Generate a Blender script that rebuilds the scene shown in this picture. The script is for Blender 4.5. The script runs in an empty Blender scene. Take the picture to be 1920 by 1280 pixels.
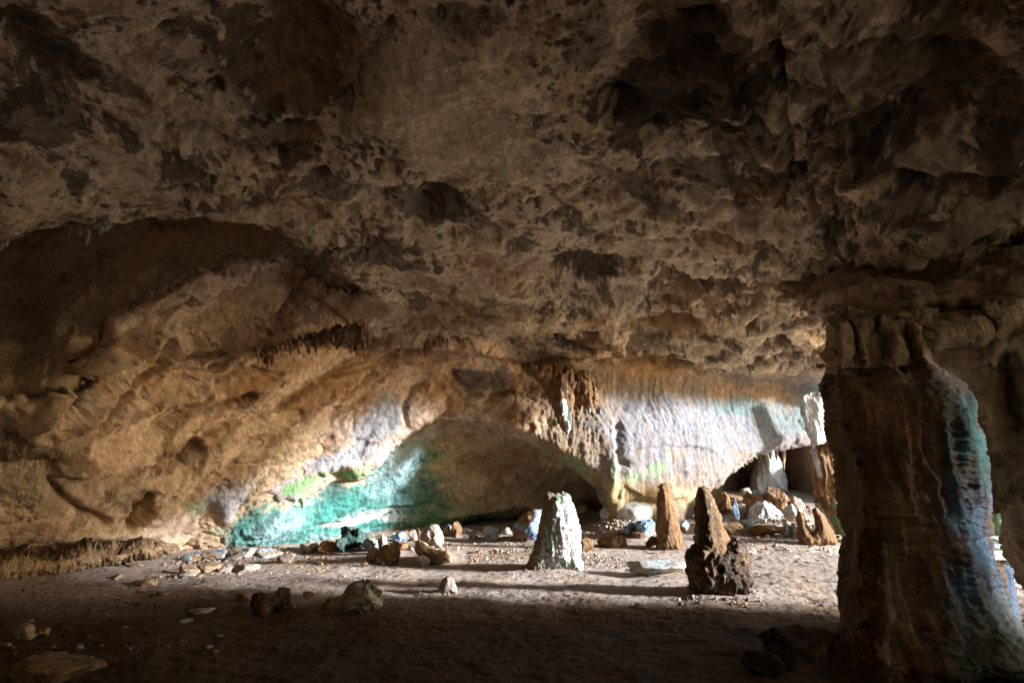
import bpy, math, random
import numpy as np
from mathutils import Vector

# ----------------------------------------------------------------- set-up
sc = bpy.context.scene
COL = sc.collection
F, T, CZ = 960.0, math.radians(15.15), 1.6
CT, ST = math.cos(T), math.sin(T)
SUN = np.array([-0.9596, 0.1692, -0.225]); SUN /= np.linalg.norm(SUN)

def ray(px, py):
    a = (np.asarray(px, float) - 960) / F; b = (640 - np.asarray(py, float)) / F
    return a, CT - b * ST, ST + b * CT
def at(px, py, Y):
    rx, ry, rz = ray(px, py); t = Y / ry
    return np.stack([rx * t, Y + 0 * rx, CZ + rz * t], -1)

# ----------------------------------------------------------------- noise
_r = np.random.RandomState(11)
PERM = np.concatenate([_r.permutation(256)] * 3).astype(np.int32)
GR = _r.normal(size=(256, 3)).astype(np.float32); GR /= np.linalg.norm(GR, axis=1)[:, None]
RV = _r.rand(256, 3).astype(np.float32)
def perlin(p):
    p = np.asarray(p, np.float32)
    out = np.empty(len(p), np.float32)
    for s in range(0, len(p), 200000):
        q = p[s:s + 200000]; fl = np.floor(q); i = fl.astype(np.int32) & 255; f = q - fl
        u = f * f * f * (f * (f * 6 - 15) + 10); r = 0
        for dx in (0, 1):
            wx = u[:, 0] if dx else 1 - u[:, 0]
            for dy in (0, 1):
                wy = (u[:, 1] if dy else 1 - u[:, 1]) * wx
                hxy = PERM[PERM[i[:, 0] + dx] + i[:, 1] + dy]
                for dz in (0, 1):
                    g = GR[PERM[hxy + i[:, 2] + dz]]
                    d = g[:, 0] * (f[:, 0] - dx) + g[:, 1] * (f[:, 1] - dy) + g[:, 2] * (f[:, 2] - dz)
                    r = r + d * wy * (u[:, 2] if dz else 1 - u[:, 2])
        out[s:s + 200000] = r
    return out * 1.6
def fbm(p, sc_=1.0, o=4, g=.5, off=0.0):
    r, a, n = 0, 1.0, 0
    q = np.asarray(p, np.float32) * sc_ + off
    for k in range(o):
        r = r + a * perlin(q); n += a; a *= g; q = q * 2.03 + 17.7
    return r / n
def ridged(p, sc_=1.0, o=4, g=.5, off=0.0):
    r, a, n = 0, 1.0, 0
    q = np.asarray(p, np.float32) * sc_ + off
    for k in range(o):
        r = r + a * (1 - 2 * np.abs(perlin(q))); n += a; a *= g; q = q * 2.03 + 9.1
    return r / n
def worley(p, sc_=1.0, off=0.0):
    p = np.asarray(p, np.float32) * sc_ + off
    out = np.empty(len(p), np.float32)
    for s in range(0, len(p), 200000):
        q = p[s:s + 200000]; fl = np.floor(q); i = fl.astype(np.int32) & 255; f = q - fl
        best = np.full(len(q), 9.0, np.float32)
        for dx in (-1, 0, 1):
            for dy in (-1, 0, 1):
                hh = PERM[PERM[(i[:, 0] + dx) & 255] + ((i[:, 1] + dy) & 255)]
                for dz in (-1, 0, 1):
                    v = RV[PERM[hh + ((i[:, 2] + dz) & 255)]]
                    d = (v[:, 0] + dx - f[:, 0]) ** 2 + (v[:, 1] + dy - f[:, 1]) ** 2 + (v[:, 2] + dz - f[:, 2]) ** 2
                    best = np.minimum(best, d)
        out[s:s + 200000] = np.sqrt(best)
    return out
def sstep(a, b, x):
    t = np.clip((x - a) / (b - a), 0, 1); return t * t * (3 - 2 * t)

# ----------------------------------------------------------------- polygons, splines
def seg_dist(px, py, pts, closed=True):
    d = np.full(px.shape, 1e9); n = len(pts)
    for k in range(n if closed else n - 1):
        (x0, y0), (x1, y1) = pts[k], pts[(k + 1) % n]
        vx, vy = x1 - x0, y1 - y0; L = vx * vx + vy * vy + 1e-9
        t = np.clip(((px - x0) * vx + (py - y0) * vy) / L, 0, 1)
        d = np.minimum(d, (px - x0 - t * vx) ** 2 + (py - y0 - t * vy) ** 2)
    return np.sqrt(d)
def inside(px, py, pts):
    c = np.zeros(px.shape, bool); n = len(pts)
    for k in range(n):
        (x0, y0), (x1, y1) = pts[k], pts[(k + 1) % n]
        if y0 == y1: continue
        m = (y0 > py) != (y1 > py)
        c ^= m & (px < (x1 - x0) * (py - y0) / (y1 - y0) + x0)
    return c
def sdf(px, py, pts):
    """positive inside"""
    return np.where(inside(px, py, pts), 1, -1) * seg_dist(px, py, pts)
def tps(ctrl, lam=2e-4):
    """thin-plate spline of log depth over the view; ctrl rows: px, py, 'y'|'z', value"""
    P, V = [], []
    for x, y, k, v in ctrl:
        if k == 'z':
            rx, ry, rz = ray(x, y); v = (v - CZ) * ry / rz
        P.append((x / 1000, y / 1000)); V.append(math.log(v))
    P, V = np.array(P), np.array(V); n = len(P)
    U = lambda r2: 0.5 * r2 * np.log(r2 + 1e-12)
    K = U(((P[:, None] - P[None]) ** 2).sum(-1)) + lam * np.eye(n)
    Q = np.c_[np.ones(n), P]
    A = np.block([[K, Q], [Q.T, np.zeros((3, 3))]])
    w = np.linalg.solve(A, np.r_[V, np.zeros(3)])
    def f(px, py):
        X, Y = np.asarray(px, float) / 1000, np.asarray(py, float) / 1000
        r = w[n] + w[n + 1] * X + w[n + 2] * Y
        for i in range(n):
            r = r + w[i] * U((X - P[i, 0]) ** 2 + (Y - P[i, 1]) ** 2)
        return np.exp(r)
    return f

# ----------------------------------------------------------------- objects
def props(o, label=None, cat=None, group=None, kind=None):
    if label: o['label'] = label
    if cat: o['category'] = cat
    if group: o['group'] = group
    if kind: o['kind'] = kind
    return o
def mesh_obj(name, V, faces, mat, col=None, parent=None, smooth=True):
    V = np.asarray(V, np.float32); faces = np.asarray(faces, np.int32)
    me = bpy.data.meshes.new(name); k = faces.shape[1]; nf = len(faces)
    me.vertices.add(len(V)); me.vertices.foreach_set('co', V.ravel())
    me.loops.add(nf * k); me.loops.foreach_set('vertex_index', faces.ravel())
    me.polygons.add(nf); me.polygons.foreach_set('loop_start', np.arange(0, nf * k, k, dtype=np.int32))
    me.polygons.foreach_set('loop_total', np.full(nf, k, np.int32))
    me.update(calc_edges=True)
    if smooth: me.polygons.foreach_set('use_smooth', np.ones(nf, bool))
    if col is not None:
        a = me.color_attributes.new('Col', 'FLOAT_COLOR', 'POINT')
        a.data.foreach_set('color', np.c_[np.clip(col, 0, 1), np.ones(len(V))].astype(np.float32).ravel())
    me.materials.append(mat)
    o = bpy.data.objects.new(name, me); COL.objects.link(o)
    if parent is not None: o.parent = parent
    return o
def empty(name, loc):
    o = bpy.data.objects.new(name, None); COL.objects.link(o); o.location = loc
    o.empty_display_size = .1
    return o

# ----------------------------------------------------------------- materials
def rock_material(name, bump=.5, fine=30.0, lo=.62, hi=1.25, rough=.92, speck=.25, stretch=(1, 1, 1)):
    m = bpy.data.materials.new(name); m.use_nodes = True
    nt = m.node_tree; N, L = nt.nodes, nt.links
    b = N['Principled BSDF']; b.inputs['Roughness'].default_value = rough
    b.inputs['Specular IOR Level'].default_value = .22
    tc = N.new('ShaderNodeTexCoord'); mp = N.new('ShaderNodeMapping'); mp.inputs['Scale'].default_value = stretch
    L.new(tc.outputs['Object'], mp.inputs['Vector'])
    at_ = N.new('ShaderNodeAttribute'); at_.attribute_name = 'Col'
    def noise(s, d, r=.6):
        n = N.new('ShaderNodeTexNoise'); n.inputs['Scale'].default_value = s
        n.inputs['Detail'].default_value = d; n.inputs['Roughness'].default_value = r
        L.new(mp.outputs[0], n.inputs['Vector']); return n
    n1 = noise(fine * .3, 8, .68); n2 = noise(fine, 6, .7)
    r1 = N.new('ShaderNodeMapRange'); r1.inputs['From Min'].default_value = .35; r1.inputs['From Max'].default_value = .65
    r1.inputs['To Min'].default_value = lo; r1.inputs['To Max'].default_value = hi
    L.new(n1.outputs['Fac'], r1.inputs['Value'])
    r2 = N.new('ShaderNodeMapRange'); r2.inputs['From Min'].default_value = .36; r2.inputs['From Max'].default_value = .45
    r2.inputs['To Min'].default_value = 1 - speck; r2.inputs['To Max'].default_value = 1.0
    L.new(n2.outputs['Fac'], r2.inputs['Value'])
    mu = N.new('ShaderNodeMath'); mu.operation = 'MULTIPLY'
    L.new(r1.outputs[0], mu.inputs[0]); L.new(r2.outputs[0], mu.inputs[1])
    vm = N.new('ShaderNodeVectorMath'); vm.operation = 'SCALE'
    L.new(at_.outputs['Color'], vm.inputs[0]); L.new(mu.outputs[0], vm.inputs['Scale'])
    L.new(vm.outputs[0], b.inputs['Base Color'])
    n3 = noise(fine * 1.1, 9, .72)
    ad = N.new('ShaderNodeMath'); ad.operation = 'ADD'
    L.new(n1.outputs['Fac'], ad.inputs[0]); L.new(n3.outputs['Fac'], ad.inputs[1])
    bp = N.new('ShaderNodeBump'); bp.inputs['Strength'].default_value = bump; bp.inputs['Distance'].default_value = .06
    L.new(ad.outputs[0], bp.inputs['Height']); L.new(bp.outputs[0], b.inputs['Normal'])
    return m
M_CEIL = rock_material('cave_ceiling_rock', .9, 22, .74, 1.36, speck=.4)
M_WALL = rock_material('cave_wall_rock', .8, 26, .78, 1.28, speck=.25, stretch=(1, 1, .7))
M_FLOOR = rock_material('trampled_earth', .65, 40, .72, 1.2, .95, .22)
M_STONE = rock_material('broken_limestone', .6, 34, .6, 1.28)
M_DRIP = rock_material('dripstone', .7, 30, .6, 1.3, stretch=(1.5, 1.5, .5))

C = dict(pale=(.64, .52, .37), beige=(.50, .38, .255), sky_slate=(.08, .135, .21), chalk=(.36, .37, .41), lilac=(.19, .20, .235), tan=(.43, .30, .195), ochre=(.42, .24, .10), brown=(.22, .125, .06),
         dark=(.06, .038, .024), grey=(.20, .17, .15), lgrey=(.44, .39, .33), green=(.19, .34, .15), teal=(.04, .19, .165),
         dteal=(.045, .105, .095), blue=(.20, .34, .56), pblue=(.40, .52, .60), white=(.66, .66, .65), pink=(.38, .295, .25), yel=(.46, .36, .18))
C = {k: np.array(v) for k, v in C.items()}
def mixc(c, k, t):
    t = np.clip(t, 0, 1)[:, None]; return c * (1 - t) + C[k] * t

# ----------------------------------------------------------------- cave sheets
def axis(a, b, step, lo, hi, far):
    """dense between a and b, coarse outside down to lo / up to hi"""
    left = [a]; s = step
    while left[-1] > lo: s = min(s * 1.25, far); left.append(left[-1] - s)
    right = [b]; s = step
    while right[-1] < hi: s = min(s * 1.25, far); right.append(right[-1] + s)
    return np.r_[left[:0:-1], np.arange(a, b, step), right]
def px_noise(px, py, s, o=3, off=0):
    return fbm(np.c_[px.ravel(), py.ravel(), np.full(px.size, 3.3)], 1 / s, o, .55, off).reshape(px.shape)
def make_sheet(xs, ys, depth, keep, surf, cut_world=None, lip=(.05, 26), jag=(7, 28), skirt=.8):
    """returns V, faces, colours, face px centre; keep: list of (polygon, keep_inside)"""
    PX, PY = np.meshgrid(xs, ys); step = np.minimum(np.gradient(xs)[None, :], 1e9) + 0 * PY
    S = np.full(PX.shape, 1e3)
    jn = jag[0] * (px_noise(PX, PY, jag[1], 4) * 1.0)
    for poly, ins in keep:
        p = np.array(poly); x0, y0 = p.min(0) - 90; x1, y1 = p.max(0) + 90
        m = (PX > x0) & (PX < x1) & (PY > y0) & (PY < y1)
        d = np.full(PX.shape, -1e3)
        d[m] = sdf(PX[m], PY[m], poly)
        d = d + jn * np.clip(1 - np.abs(d) / 60, 0, 1)
        S = np.minimum(S, d if ins else -d)
    gx = np.gradient(S, axis=1) / np.gradient(xs)[None, :]; gy = np.gradient(S, axis=0) / np.gradient(ys)[:, None]
    g2 = gx * gx + gy * gy + 1e-6
    near = (np.abs(S) < 1.1 * step) & (np.abs(S) < 6)
    PX = np.where(near, PX - S * gx / g2.clip(.3), PX); PY = np.where(near, PY - S * gy / g2.clip(.3), PY)
    ok = (S > -.4 * step)
    Y = depth(PX, PY)
    e = np.clip(1 - np.maximum(S, 0) / lip[1], 0, 1); Y = Y * (1 + lip[0] * e * e)
    P = at(PX, PY, Y)
    du = np.gradient(P, axis=1); dv = np.gradient(P, axis=0)
    n = np.cross(du, dv); n /= np.linalg.norm(n, axis=-1, keepdims=True) + 1e-9
    rx, ry, rz = ray(PX, PY); R = np.stack([rx, ry, rz], -1)
    flip = (n * R).sum(-1) > 0; n[flip] *= -1
    sh = PX.shape
    use = ok.copy()
    idx = np.where(use.ravel())[0]
    Pf, nf_ = P.reshape(-1, 3), n.reshape(-1, 3)
    disp, colr = surf(Pf[idx], PX.ravel()[idx], PY.ravel()[idx], S.ravel()[idx])
    Pf = Pf.copy(); Pf[idx] += nf_[idx] * disp[:, None]
    colf = np.zeros((len(Pf), 3)); colf[idx] = colr
    I = np.arange(PX.size).reshape(sh)
    q = np.stack([I[:-1, :-1], I[:-1, 1:], I[1:, 1:], I[1:, :-1]], -1).reshape(-1, 4)
    k = ok.ravel()[q].all(1)
    if cut_world is not None: k &= ~cut_world(Pf[q].mean(1))
    q = q[k]
    # thickness behind every free edge that is inside the sheet
    E = np.concatenate([q[:, [0, 1]], q[:, [1, 2]], q[:, [2, 3]], q[:, [3, 0]]])
    Es = np.sort(E, 1); key = Es[:, 0].astype(np.int64) * PX.size + Es[:, 1]
    u, first, cnt = np.unique(key, return_index=True, return_counts=True)
    be = E[first[cnt == 1]]
    bv = np.unique(be)
    Rn = R.reshape(-1, 3); Rn = Rn / np.linalg.norm(Rn, axis=1)[:, None]
    V, c = [Pf], [colf]; base = len(Pf); prev = dict(zip(bv, bv)); extra = []
    for j in (1, 2):
        nv = Pf[bv] + Rn[bv] * (skirt * j / 2) + np.c_[np.zeros(len(bv)), np.zeros(len(bv)), np.zeros(len(bv))]
        nm = dict(zip(bv, base + np.arange(len(bv))))
        extra.append(np.array([[prev[b_], prev[a_], nm[a_], nm[b_]] for a_, b_ in be], np.int32).reshape(-1, 4))
        V.append(nv); c.append(colf[bv] * .9); base += len(bv); prev = nm
    fx = np.r_[PX.ravel(), PX.ravel()[bv], PX.ravel()[bv]]; fy = np.r_[PY.ravel(), PY.ravel()[bv], PY.ravel()[bv]]
    q = np.concatenate([q] + extra)
    return np.concatenate(V), q, np.concatenate(c), np.c_[fx[q].mean(1), fy[q].mean(1)]
def compact(V, q, c):
    u, inv = np.unique(q.ravel(), return_inverse=True)
    return V[u], inv.reshape(q.shape).astype(np.int32), c[u]

def blob(px, py, cx, cy, rx, ry, ang=0.0):
    a = math.radians(ang); dx, dy = px - cx, py - cy
    u = (dx * math.cos(a) - dy * math.sin(a)) / rx; v = (dx * math.sin(a) + dy * math.cos(a)) / ry
    return np.exp(-(u * u + v * v))
def stain(c, px, py, n, key, lst, hard=.09, amp=.75):
    """patches of another colour with ragged outlines"""
    for cx, cy, rx, ry, ang, s in lst:
        m = (np.abs(px - cx) < 2.8 * max(rx, ry)) & (np.abs(py - cy) < 2.8 * max(rx, ry))
        if not m.any(): continue
        g = blob(px[m], py[m], cx, cy, rx, ry, ang)
        t = sstep(.42 - hard, .42 + hard, g + amp * n[m] * np.minimum(1, g * 3)) * s
        c[m] = mixc(c[m], key, t)
    return c
def groove(px, py, pts, w, a):
    p = np.array(pts); x0, y0 = p.min(0) - 4 * w; x1, y1 = p.max(0) + 4 * w
    m = (px > x0) & (px < x1) & (py > y0) & (py < y1); r = np.zeros(len(px))
    r[m] = a * np.exp(-(seg_dist(px[m], py[m], pts, False) / w) ** 2)
    return r
def ledge(px, py, pts, L, a, soft=3):
    """rock standing proud above a line running left to right, dying out upward"""
    p = np.array(pts, float); y = np.interp(px, p[:, 0], p[:, 1])
    x0, x1 = p[0, 0], p[-1, 0]; fade = sstep(x0, x0 + .18 * (x1 - x0), px) * (1 - sstep(x1 - .18 * (x1 - x0), x1, px))
    s = y - py
    return a * fade * sstep(-soft, soft, s) * np.exp(-np.maximum(s, 0) / L)

# front sheet: ceiling, slope at the left, flowstone wall at the back
CTRL0 = [(960, -700, 'z', 7.2), (960, -300, 'z', 7.1), (960, 0, 'z', 7.0), (960, 200, 'z', 6.7), (960, 400, 'z', 6.4), (960, 500, 'z', 6.2), (960, 570, 'z', 5.95),
    (960, 620, 'z', 5.65), (960, 680, 'y', 15.0), (1000, 720, 'y', 15.4), (1100, 740, 'y', 15.6), (1200, 700, 'y', 16.4), (1350, 710, 'y', 18.0), (1500, 725, 'y', 19.2), (1600, 730, 'y', 19.8),
    (1150, 940, 'y', 15.4), (1150, 820, 'y', 15.3), (1250, 940, 'y', 16.0), (1300, 925, 'y', 16.6), (1400, 870, 'y', 17.8), (1500, 835, 'y', 19.2), (1300, 800, 'y', 17.0), (1600, 850, 'y', 20.0), (1600, 1000, 'y', 20.0), (1250, 1000, 'y', 16.0),
    (350, 990, 'y', 12.3), (200, 1000, 'y', 10.8), (0, 1010, 'y', 9.4), (-300, 1000, 'y', 7.5), (-700, 1000, 'y', 5.2), (0, 850, 'y', 8.6), (-300, 800, 'y', 7.0),
    (430, 900, 'y', 12.4), (600, 860, 'y', 13.6), (740, 800, 'y', 14.4), (830, 770, 'y', 14.9), (1000, 810, 'y', 15.2), (200, 850, 'y', 10.0), (350, 800, 'y', 11.2), (550, 740, 'y', 12.6), (800, 700, 'y', 14.4),
    (500, 640, 'y', 11.4), (520, 480, 'y', 10.2), (300, 535, 'y', 9.1), (200, 610, 'y', 8.7), (100, 760, 'y', 8.4), (30, 820, 'y', 8.3), (680, 560, 'y', 11.9), (750, 600, 'y', 12.9), (850, 650, 'y', 14.0),
    (460, 395, 'z', 6.0), (270, 400, 'z', 5.6), (165, 415, 'z', 5.2), (0, 445, 'z', 4.7), (560, 435, 'z', 6.0), (620, 485, 'z', 5.9), (300, 200, 'z', 6.4), (0, 200, 'z', 5.4), (0, 0, 'z', 5.4), (300, -300, 'z', 6.2), (-400, 0, 'z', 4.4), (-400, 400, 'z', 4.0), (-700, 300, 'z', 3.6), (-700, -400, 'z', 4.2),
    (600, 0, 'z', 7.1), (600, 300, 'z', 6.3), (1300, 300, 'z', 6.4), (1500, 300, 'z', 6.2), (1500, 500, 'z', 6.05), (1500, 600, 'z', 5.95), (1520, 670, 'y', 15.6), (1700, 450, 'z', 5.4), (1900, 450, 'z', 5.0), (1900, 300, 'z', 5.2), (1900, 0, 'z', 5.6), (1300, 0, 'z', 6.8), (1700, 560, 'z', 6.4), (1900, 600, 'z', 6.4), (2400, 300, 'z', 4.6), (2400, 0, 'z', 5.0), (2400, 600, 'z', 5.0), (1500, -400, 'z', 6.4), (2400, -600, 'z', 5.2)]
POCKET = [(-60, 462), (15, 440), (60, 428), (165, 420), (270, 405), (380, 401), (460, 400), (520, 413), (570, 440), (620, 482), (652, 522), (690, 546), (640, 546), (598, 528), (560, 496), (522, 475), (470, 487), (420, 495), (360, 510), (300, 545), (255, 570), (207, 598), (199, 640), (172, 700), (122, 756), (96, 772), (40, 742), (-60, 740)]
ALCOVE = [(356, 988), (374, 962), (400, 948), (412, 962), (428, 990), (440, 962), (456, 944), (482, 934), (506, 938), (520, 952), (540, 944), (552, 962), (560, 948), (569, 972), (577, 946), (588, 912), (604, 898), (640, 892), (672, 898), (690, 882), (712, 868), (735, 842), (760, 818), (795, 800), (845, 790), (895, 791), (945, 806), (1000, 836), (1050, 860), (1095, 886), (1125, 918), (1140, 950), (1146, 1060), (300, 1080)]
CHAMBER = [(1296, 1060), (1300, 968), (1324, 926), (1350, 906), (1395, 872), (1440, 846), (1480, 836), (1560, 831), (1640, 831), (1680, 640), (2900, 640), (2900, 1200), (1700, 1200)]
TOPY = ([-800, 0, 300, 460, 560, 690, 800, 880, 1000, 1200, 1350, 1560, 2600], [600, 470, 440, 430, 470, 570, 600, 640, 680, 690, 700, 705, 705])
def surf0(P, px, py, S):
    cm = sstep(22, -22, py - np.interp(px, *TOPY))
    bw = (1 - cm) * sstep(960, 1080, px + .35 * (py - 800)); sl = np.clip(1 - cm - bw, 0, 1)
    w = P + .35 * np.stack([fbm(P, .7, 2, .5, o_) for o_ in (5., 21., 47.)], -1)
    big = fbm(w, .42, 3); mid = ridged(w, 1.1, 3); fin = fbm(P, 5.0, 4, .6)
    right = sstep(1000, 1350, px)
    # ceiling: billows, flakes lying in beds at the right, dissolved pockets
    fk = fbm(w * np.array([.6, .95, 2.0]), 1.25, 4, .55, 3.1); fs_ = fk * 3.5; flake = .6 * (np.floor(fs_) + sstep(.55, 1, fs_ - np.floor(fs_))) / 3.5 + .4 * fk
    wl = worley(w, 1.5); wl2 = worley(w * np.array([1, 1, 1.3]), 3.4, 8.)
    reg = sstep(-.15, .35, fbm(P, .5, 2, .5, 33.))
    pits = sstep(.42, .12, wl2) * reg
    dc = .34 * big + .09 * mid * (1 - .7 * right) + .10 * fbm(w, 1.7, 4, .55, 4.) + (.62 * flake * right) + (.16 * (wl - .5) - .13 * pits) * (1 - .8 * sstep(.3, .7, blob(px, py, 800, 170, 190, 150))) + .035 * fin
    n0 = fbm(P, .7, 2, .5, 52.)
    # slope: long streaks that climb to the right
    t = at(540, 600, 11.3) - at(180, 900, 10.3); t = t / np.linalg.norm(t)
    al = (P * t).sum(-1)
    ps = w - .9 * (w * t).sum(-1)[:, None] * t
    strk = fbm(ps, 1.5, 4, .55, 2.0); strk2 = ridged(ps, 3.6, 3, .55, 7.0)
    ds = .20 * big + .20 * fbm(ps, .8, 3, .5, 2.0) + .09 * strk + .05 * strk2 * sstep(-.1, .4, n0) + .06 * fin + .025 * (wl - .5) + .03 * (fbm(w * np.array([1, 1, 1.6]), 2.6, 4, .62, 66.)) + .04 * np.abs(fbm(ps, 3.2, 4, .6, 12.)) - .07 * pits + .05 * ridged(w, 2.6, 4, .6, 3.) * sstep(-.1, .4, fbm(P, .8, 2, .5, 88.))
    # flowstone: vertical flutes
    pv = w * np.array([1, 1, .22])
    w3 = P + .12 * np.stack([fbm(P, 1.0, 2, .5, o_) for o_ in (5., 21., 47.)], -1); fl = ridged(w3 * np.array([1, 1, .09]), 2.6, 3, .5, 5.0); rill = ridged(w3 * np.array([1, 1, .05]), 5.5, 2, .5, 1.)
    db = .20 * big + .05 * fl * (.45 + .55 * sstep(1450, 1180, px)) + .035 * rill + .028 * fin + .03 * mid + .03 * fbm(P, 11, 3, .6)
    d = cm * dc + sl * ds + bw * db
    d = d + cm * right * .05 * fbm(P, 2.8, 4, .6, 77.)
    px0, py0 = px, py; q2 = np.c_[px, py, 0 * px + 5.5]
    px = px + 9 * fbm(q2, 1 / 60., 3, .5, 3.) + 3 * fbm(q2, 1 / 14., 2, .5, 9.); py = py + 9 * fbm(q2, 1 / 60., 3, .5, 23.) + 3 * fbm(q2, 1 / 14., 2, .5, 29.)
    G = lambda pts, w_, a: groove(px, py, pts, w_, a)
    d -= G([(1455, 70), (1468, 140), (1478, 220), (1492, 290), (1512, 330), (1548, 400), (1562, 430)], 7, .22)
    d -= G([(640, 215), (650, 190), (672, 140), (700, 90), (735, 40)], 9, .16)
    d -= .75 * blob(px, py, 575, 95, 105, 95, 30) + .25 * blob(px, py, 590, 185, 55, 26, 20)
    d += .30 * blob(px, py, 760, 150, 90, 120) + .22 * blob(px, py, 300, 230, 140, 60, -10) + .2 * blob(px, py, 905, 60, 40, 40) - .3 * blob(px, py, 90, 110, 90, 40, -35)
    d -= G([(190, 210), (260, 245), (330, 285), (420, 330), (500, 372)], 8, .14) + G([(310, 215), (380, 218), (425, 245)], 6, .14) + G([(450, 265), (540, 280), (590, 300)], 7, .12)
    d += ledge(px, py, [(370, 60), (420, 110), (460, 170), (500, 225), (560, 228), (640, 212)], 60, .32, 6)
    for x, y, r in ((790, 385, 16), (820, 365, 22), (595, 395, 10), (700, 425, 13), (690, 440, 9), (860, 435, 18), (925, 430, 14), (780, 430, 12), (890, 440, 10), (660, 410, 8), (740, 300, 12), (480, 300, 12), (560, 240, 20), (340, 345, 20), (1090, 510, 30), (1140, 495, 16), (1290, 525, 24), (1005, 205, 10), (1165, 180, 24)):
        d -= .02 * r * blob(px, py, x, y, 1.5 * r, .8 * r, -8)
    # beds on the slope and the fringe line
    LG = lambda pts, L_, a, s=3: ledge(px, py, pts, L_, a, s)
    lg0 = d.copy()
    d += LG([(24, 836), (60, 792), (100, 752), (180, 700), (250, 652), (300, 618)], 26, .30)
    d += LG([(70, 836), (150, 775), (212, 735), (270, 690), (330, 660), (430, 650)], 18, .30)
    d += LG([(30, 842), (100, 822), (170, 782), (240, 735)], 22, .20)
    d += LG([(400, 672), (470, 655), (520, 644), (600, 624), (692, 606), (720, 604)], 40, .36)
    d += LG([(250, 790), (300, 762), (360, 750), (420, 748), (470, 735)], 24, .16) + LG([(690, 640), (760, 636), (840, 634), (900, 648), (960, 672)], 30, .26)
    d += LG([(100, 905), (200, 880), (300, 850), (370, 830)], 30, .2) + LG([(220, 985), (262, 936), (330, 898), (400, 870), (450, 850)], 30, .22) + LG([(0, 640), (60, 660), (120, 720)], 30, .1)
    d = lg0 + 1.8 * (d - lg0)
    d -= .28 * blob(px, py, 345, 845, 26, 16, 30) + .32 * blob(px, py, 268, 955, 26, 30) + .4 * blob(px, py, 70, 870, 80, 36, -20) + .12 * blob(px, py, 285, 992, 16, 5)
    d += .15 * blob(px, py, 800, 750, 28, 60, -25) - G([(760, 800), (752, 770), (775, 722), (812, 715), (838, 740), (836, 780), (800, 800)], 6, .10)
    d -= .25 * blob(px, py, 930, 715, 60, 22, -10) + G([(860, 690), (850, 730), (880, 760)], 7, .10)
    # wall at the back
    d -= .30 * blob(px, py, 1190, 745, 48, 24, -10) + .2 * blob(px, py, 1290, 735, 30, 22)
    d += LG([(1130, 842), (1180, 846), (1240, 832), (1300, 842), (1360, 850)], 16, .10) + LG([(1160, 910), (1200, 930), (1240, 940), (1300, 930)], 22, .16)
    d -= G([(1160, 800), (1160, 860), (1156, 930)], 7, .16) + .25 * blob(px, py, 1170, 868, 9, 8) + .3 * blob(px, py, 1215, 945, 50, 10)
    d += .25 * np.exp(-((px - 1152) / 16.) ** 2) * sstep(800, 930, py)
    lg1 = d.copy(); d += cm * (LG([(860, 556), (980, 575), (1100, 596), (1200, 590)], 30, .2, 4) + LG([(1180, 478), (1300, 500), (1420, 505), (1520, 486)], 40, .2, 5) + LG([(1250, 566), (1400, 584), (1560, 570)], 22, .22, 4) + LG([(1330, 452), (1480, 470), (1640, 452), (1800, 410), (1930, 372)], 50, .26, 6) + LG([(1560, 520), (1680, 500), (1800, 452), (1930, 440)], 40, .26, 6) + LG([(700, 470), (800, 500), (900, 520), (1020, 540)], 40, .16, 6) + LG([(1120, 345), (1250, 375), (1380, 372), (1500, 350)], 60, .2, 8) + LG([(1580, 330), (1700, 300), (1800, 300), (1930, 330)], 60, .22, 8) + LG([(230, 300), (340, 345), (470, 350), (600, 372)], 50, .14, 7))
    d += LG([(980, 640), (1060, 655), (1150, 668), (1250, 660), (1400, 676), (1520, 700)], 24, .25, 5) + LG([(820, 570), (1000, 612), (1150, 640), (1300, 632), (1540, 640)], 30, .22, 5) + LG([(1040, 530), (1160, 552), (1260, 560), (1400, 540)], 26, .25, 5)
    d = lg1 + 1.4 * (d - lg1)
    for pts, w_, a_ in (([(60, 800), (110, 760), (185, 708), (255, 660), (300, 628)], 5, .30), ([(80, 842), (150, 790), (215, 748), (275, 704), (335, 672), (420, 662)], 7, .45), ([(130, 800), (190, 752), (240, 712), (290, 672), (320, 640)], 6, .34), ([(40, 850), (120, 826), (190, 790), (250, 742)], 6, .34),
                       ([(395, 690), (440, 668), (480, 664), (540, 658), (610, 640), (690, 620)], 5, .22), ([(205, 640), (260, 610), (300, 585), (350, 570)], 5, .16), ([(330, 700), (420, 700), (470, 690), (520, 700)], 6, .2), ([(290, 800), (350, 772), (380, 770), (430, 752), (470, 742)], 7, .26), ([(520, 760), (560, 735), (610, 700), (680, 690), (740, 668)], 7, .22), ([(330, 850), (350, 838), (372, 842)], 9, .3), ([(640, 745), (680, 720), (700, 700)], 6, .18),
                       ([(100, 915), (150, 960), (200, 975)], 8, .25), ([(380, 812), (440, 790), (500, 776), (560, 772)], 6, .16), ([(255, 990), (258, 950), (275, 930)], 10, .35), ([(420, 880), (470, 872), (540, 855), (600, 838)], 5, .14), ([(480, 560), (560, 545), (610, 570), (640, 600)], 8, .14), ([(700, 640), (760, 655), (840, 650), (930, 668), (985, 690)], 6, .22), ([(850, 700), (880, 730), (920, 742), (960, 735)], 6, .14),
                       ([(985, 690), (1040, 672), (1100, 668), (1180, 684), (1260, 672)], 6, .25), ([(1040, 622), (1130, 648), (1230, 642), (1330, 650), (1440, 668)], 6, .25), ([(900, 590), (1010, 618), (1110, 612)], 6, .2), ([(1190, 600), (1250, 592), (1310, 604)], 9, .4), ([(1250, 574), (1340, 592), (1450, 596), (1540, 590)], 6, .28), ([(1060, 548), (1150, 566), (1240, 572)], 6, .22)):
        d -= groove(px, py, pts, w_, a_)
    px, py = px0, py0
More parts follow.
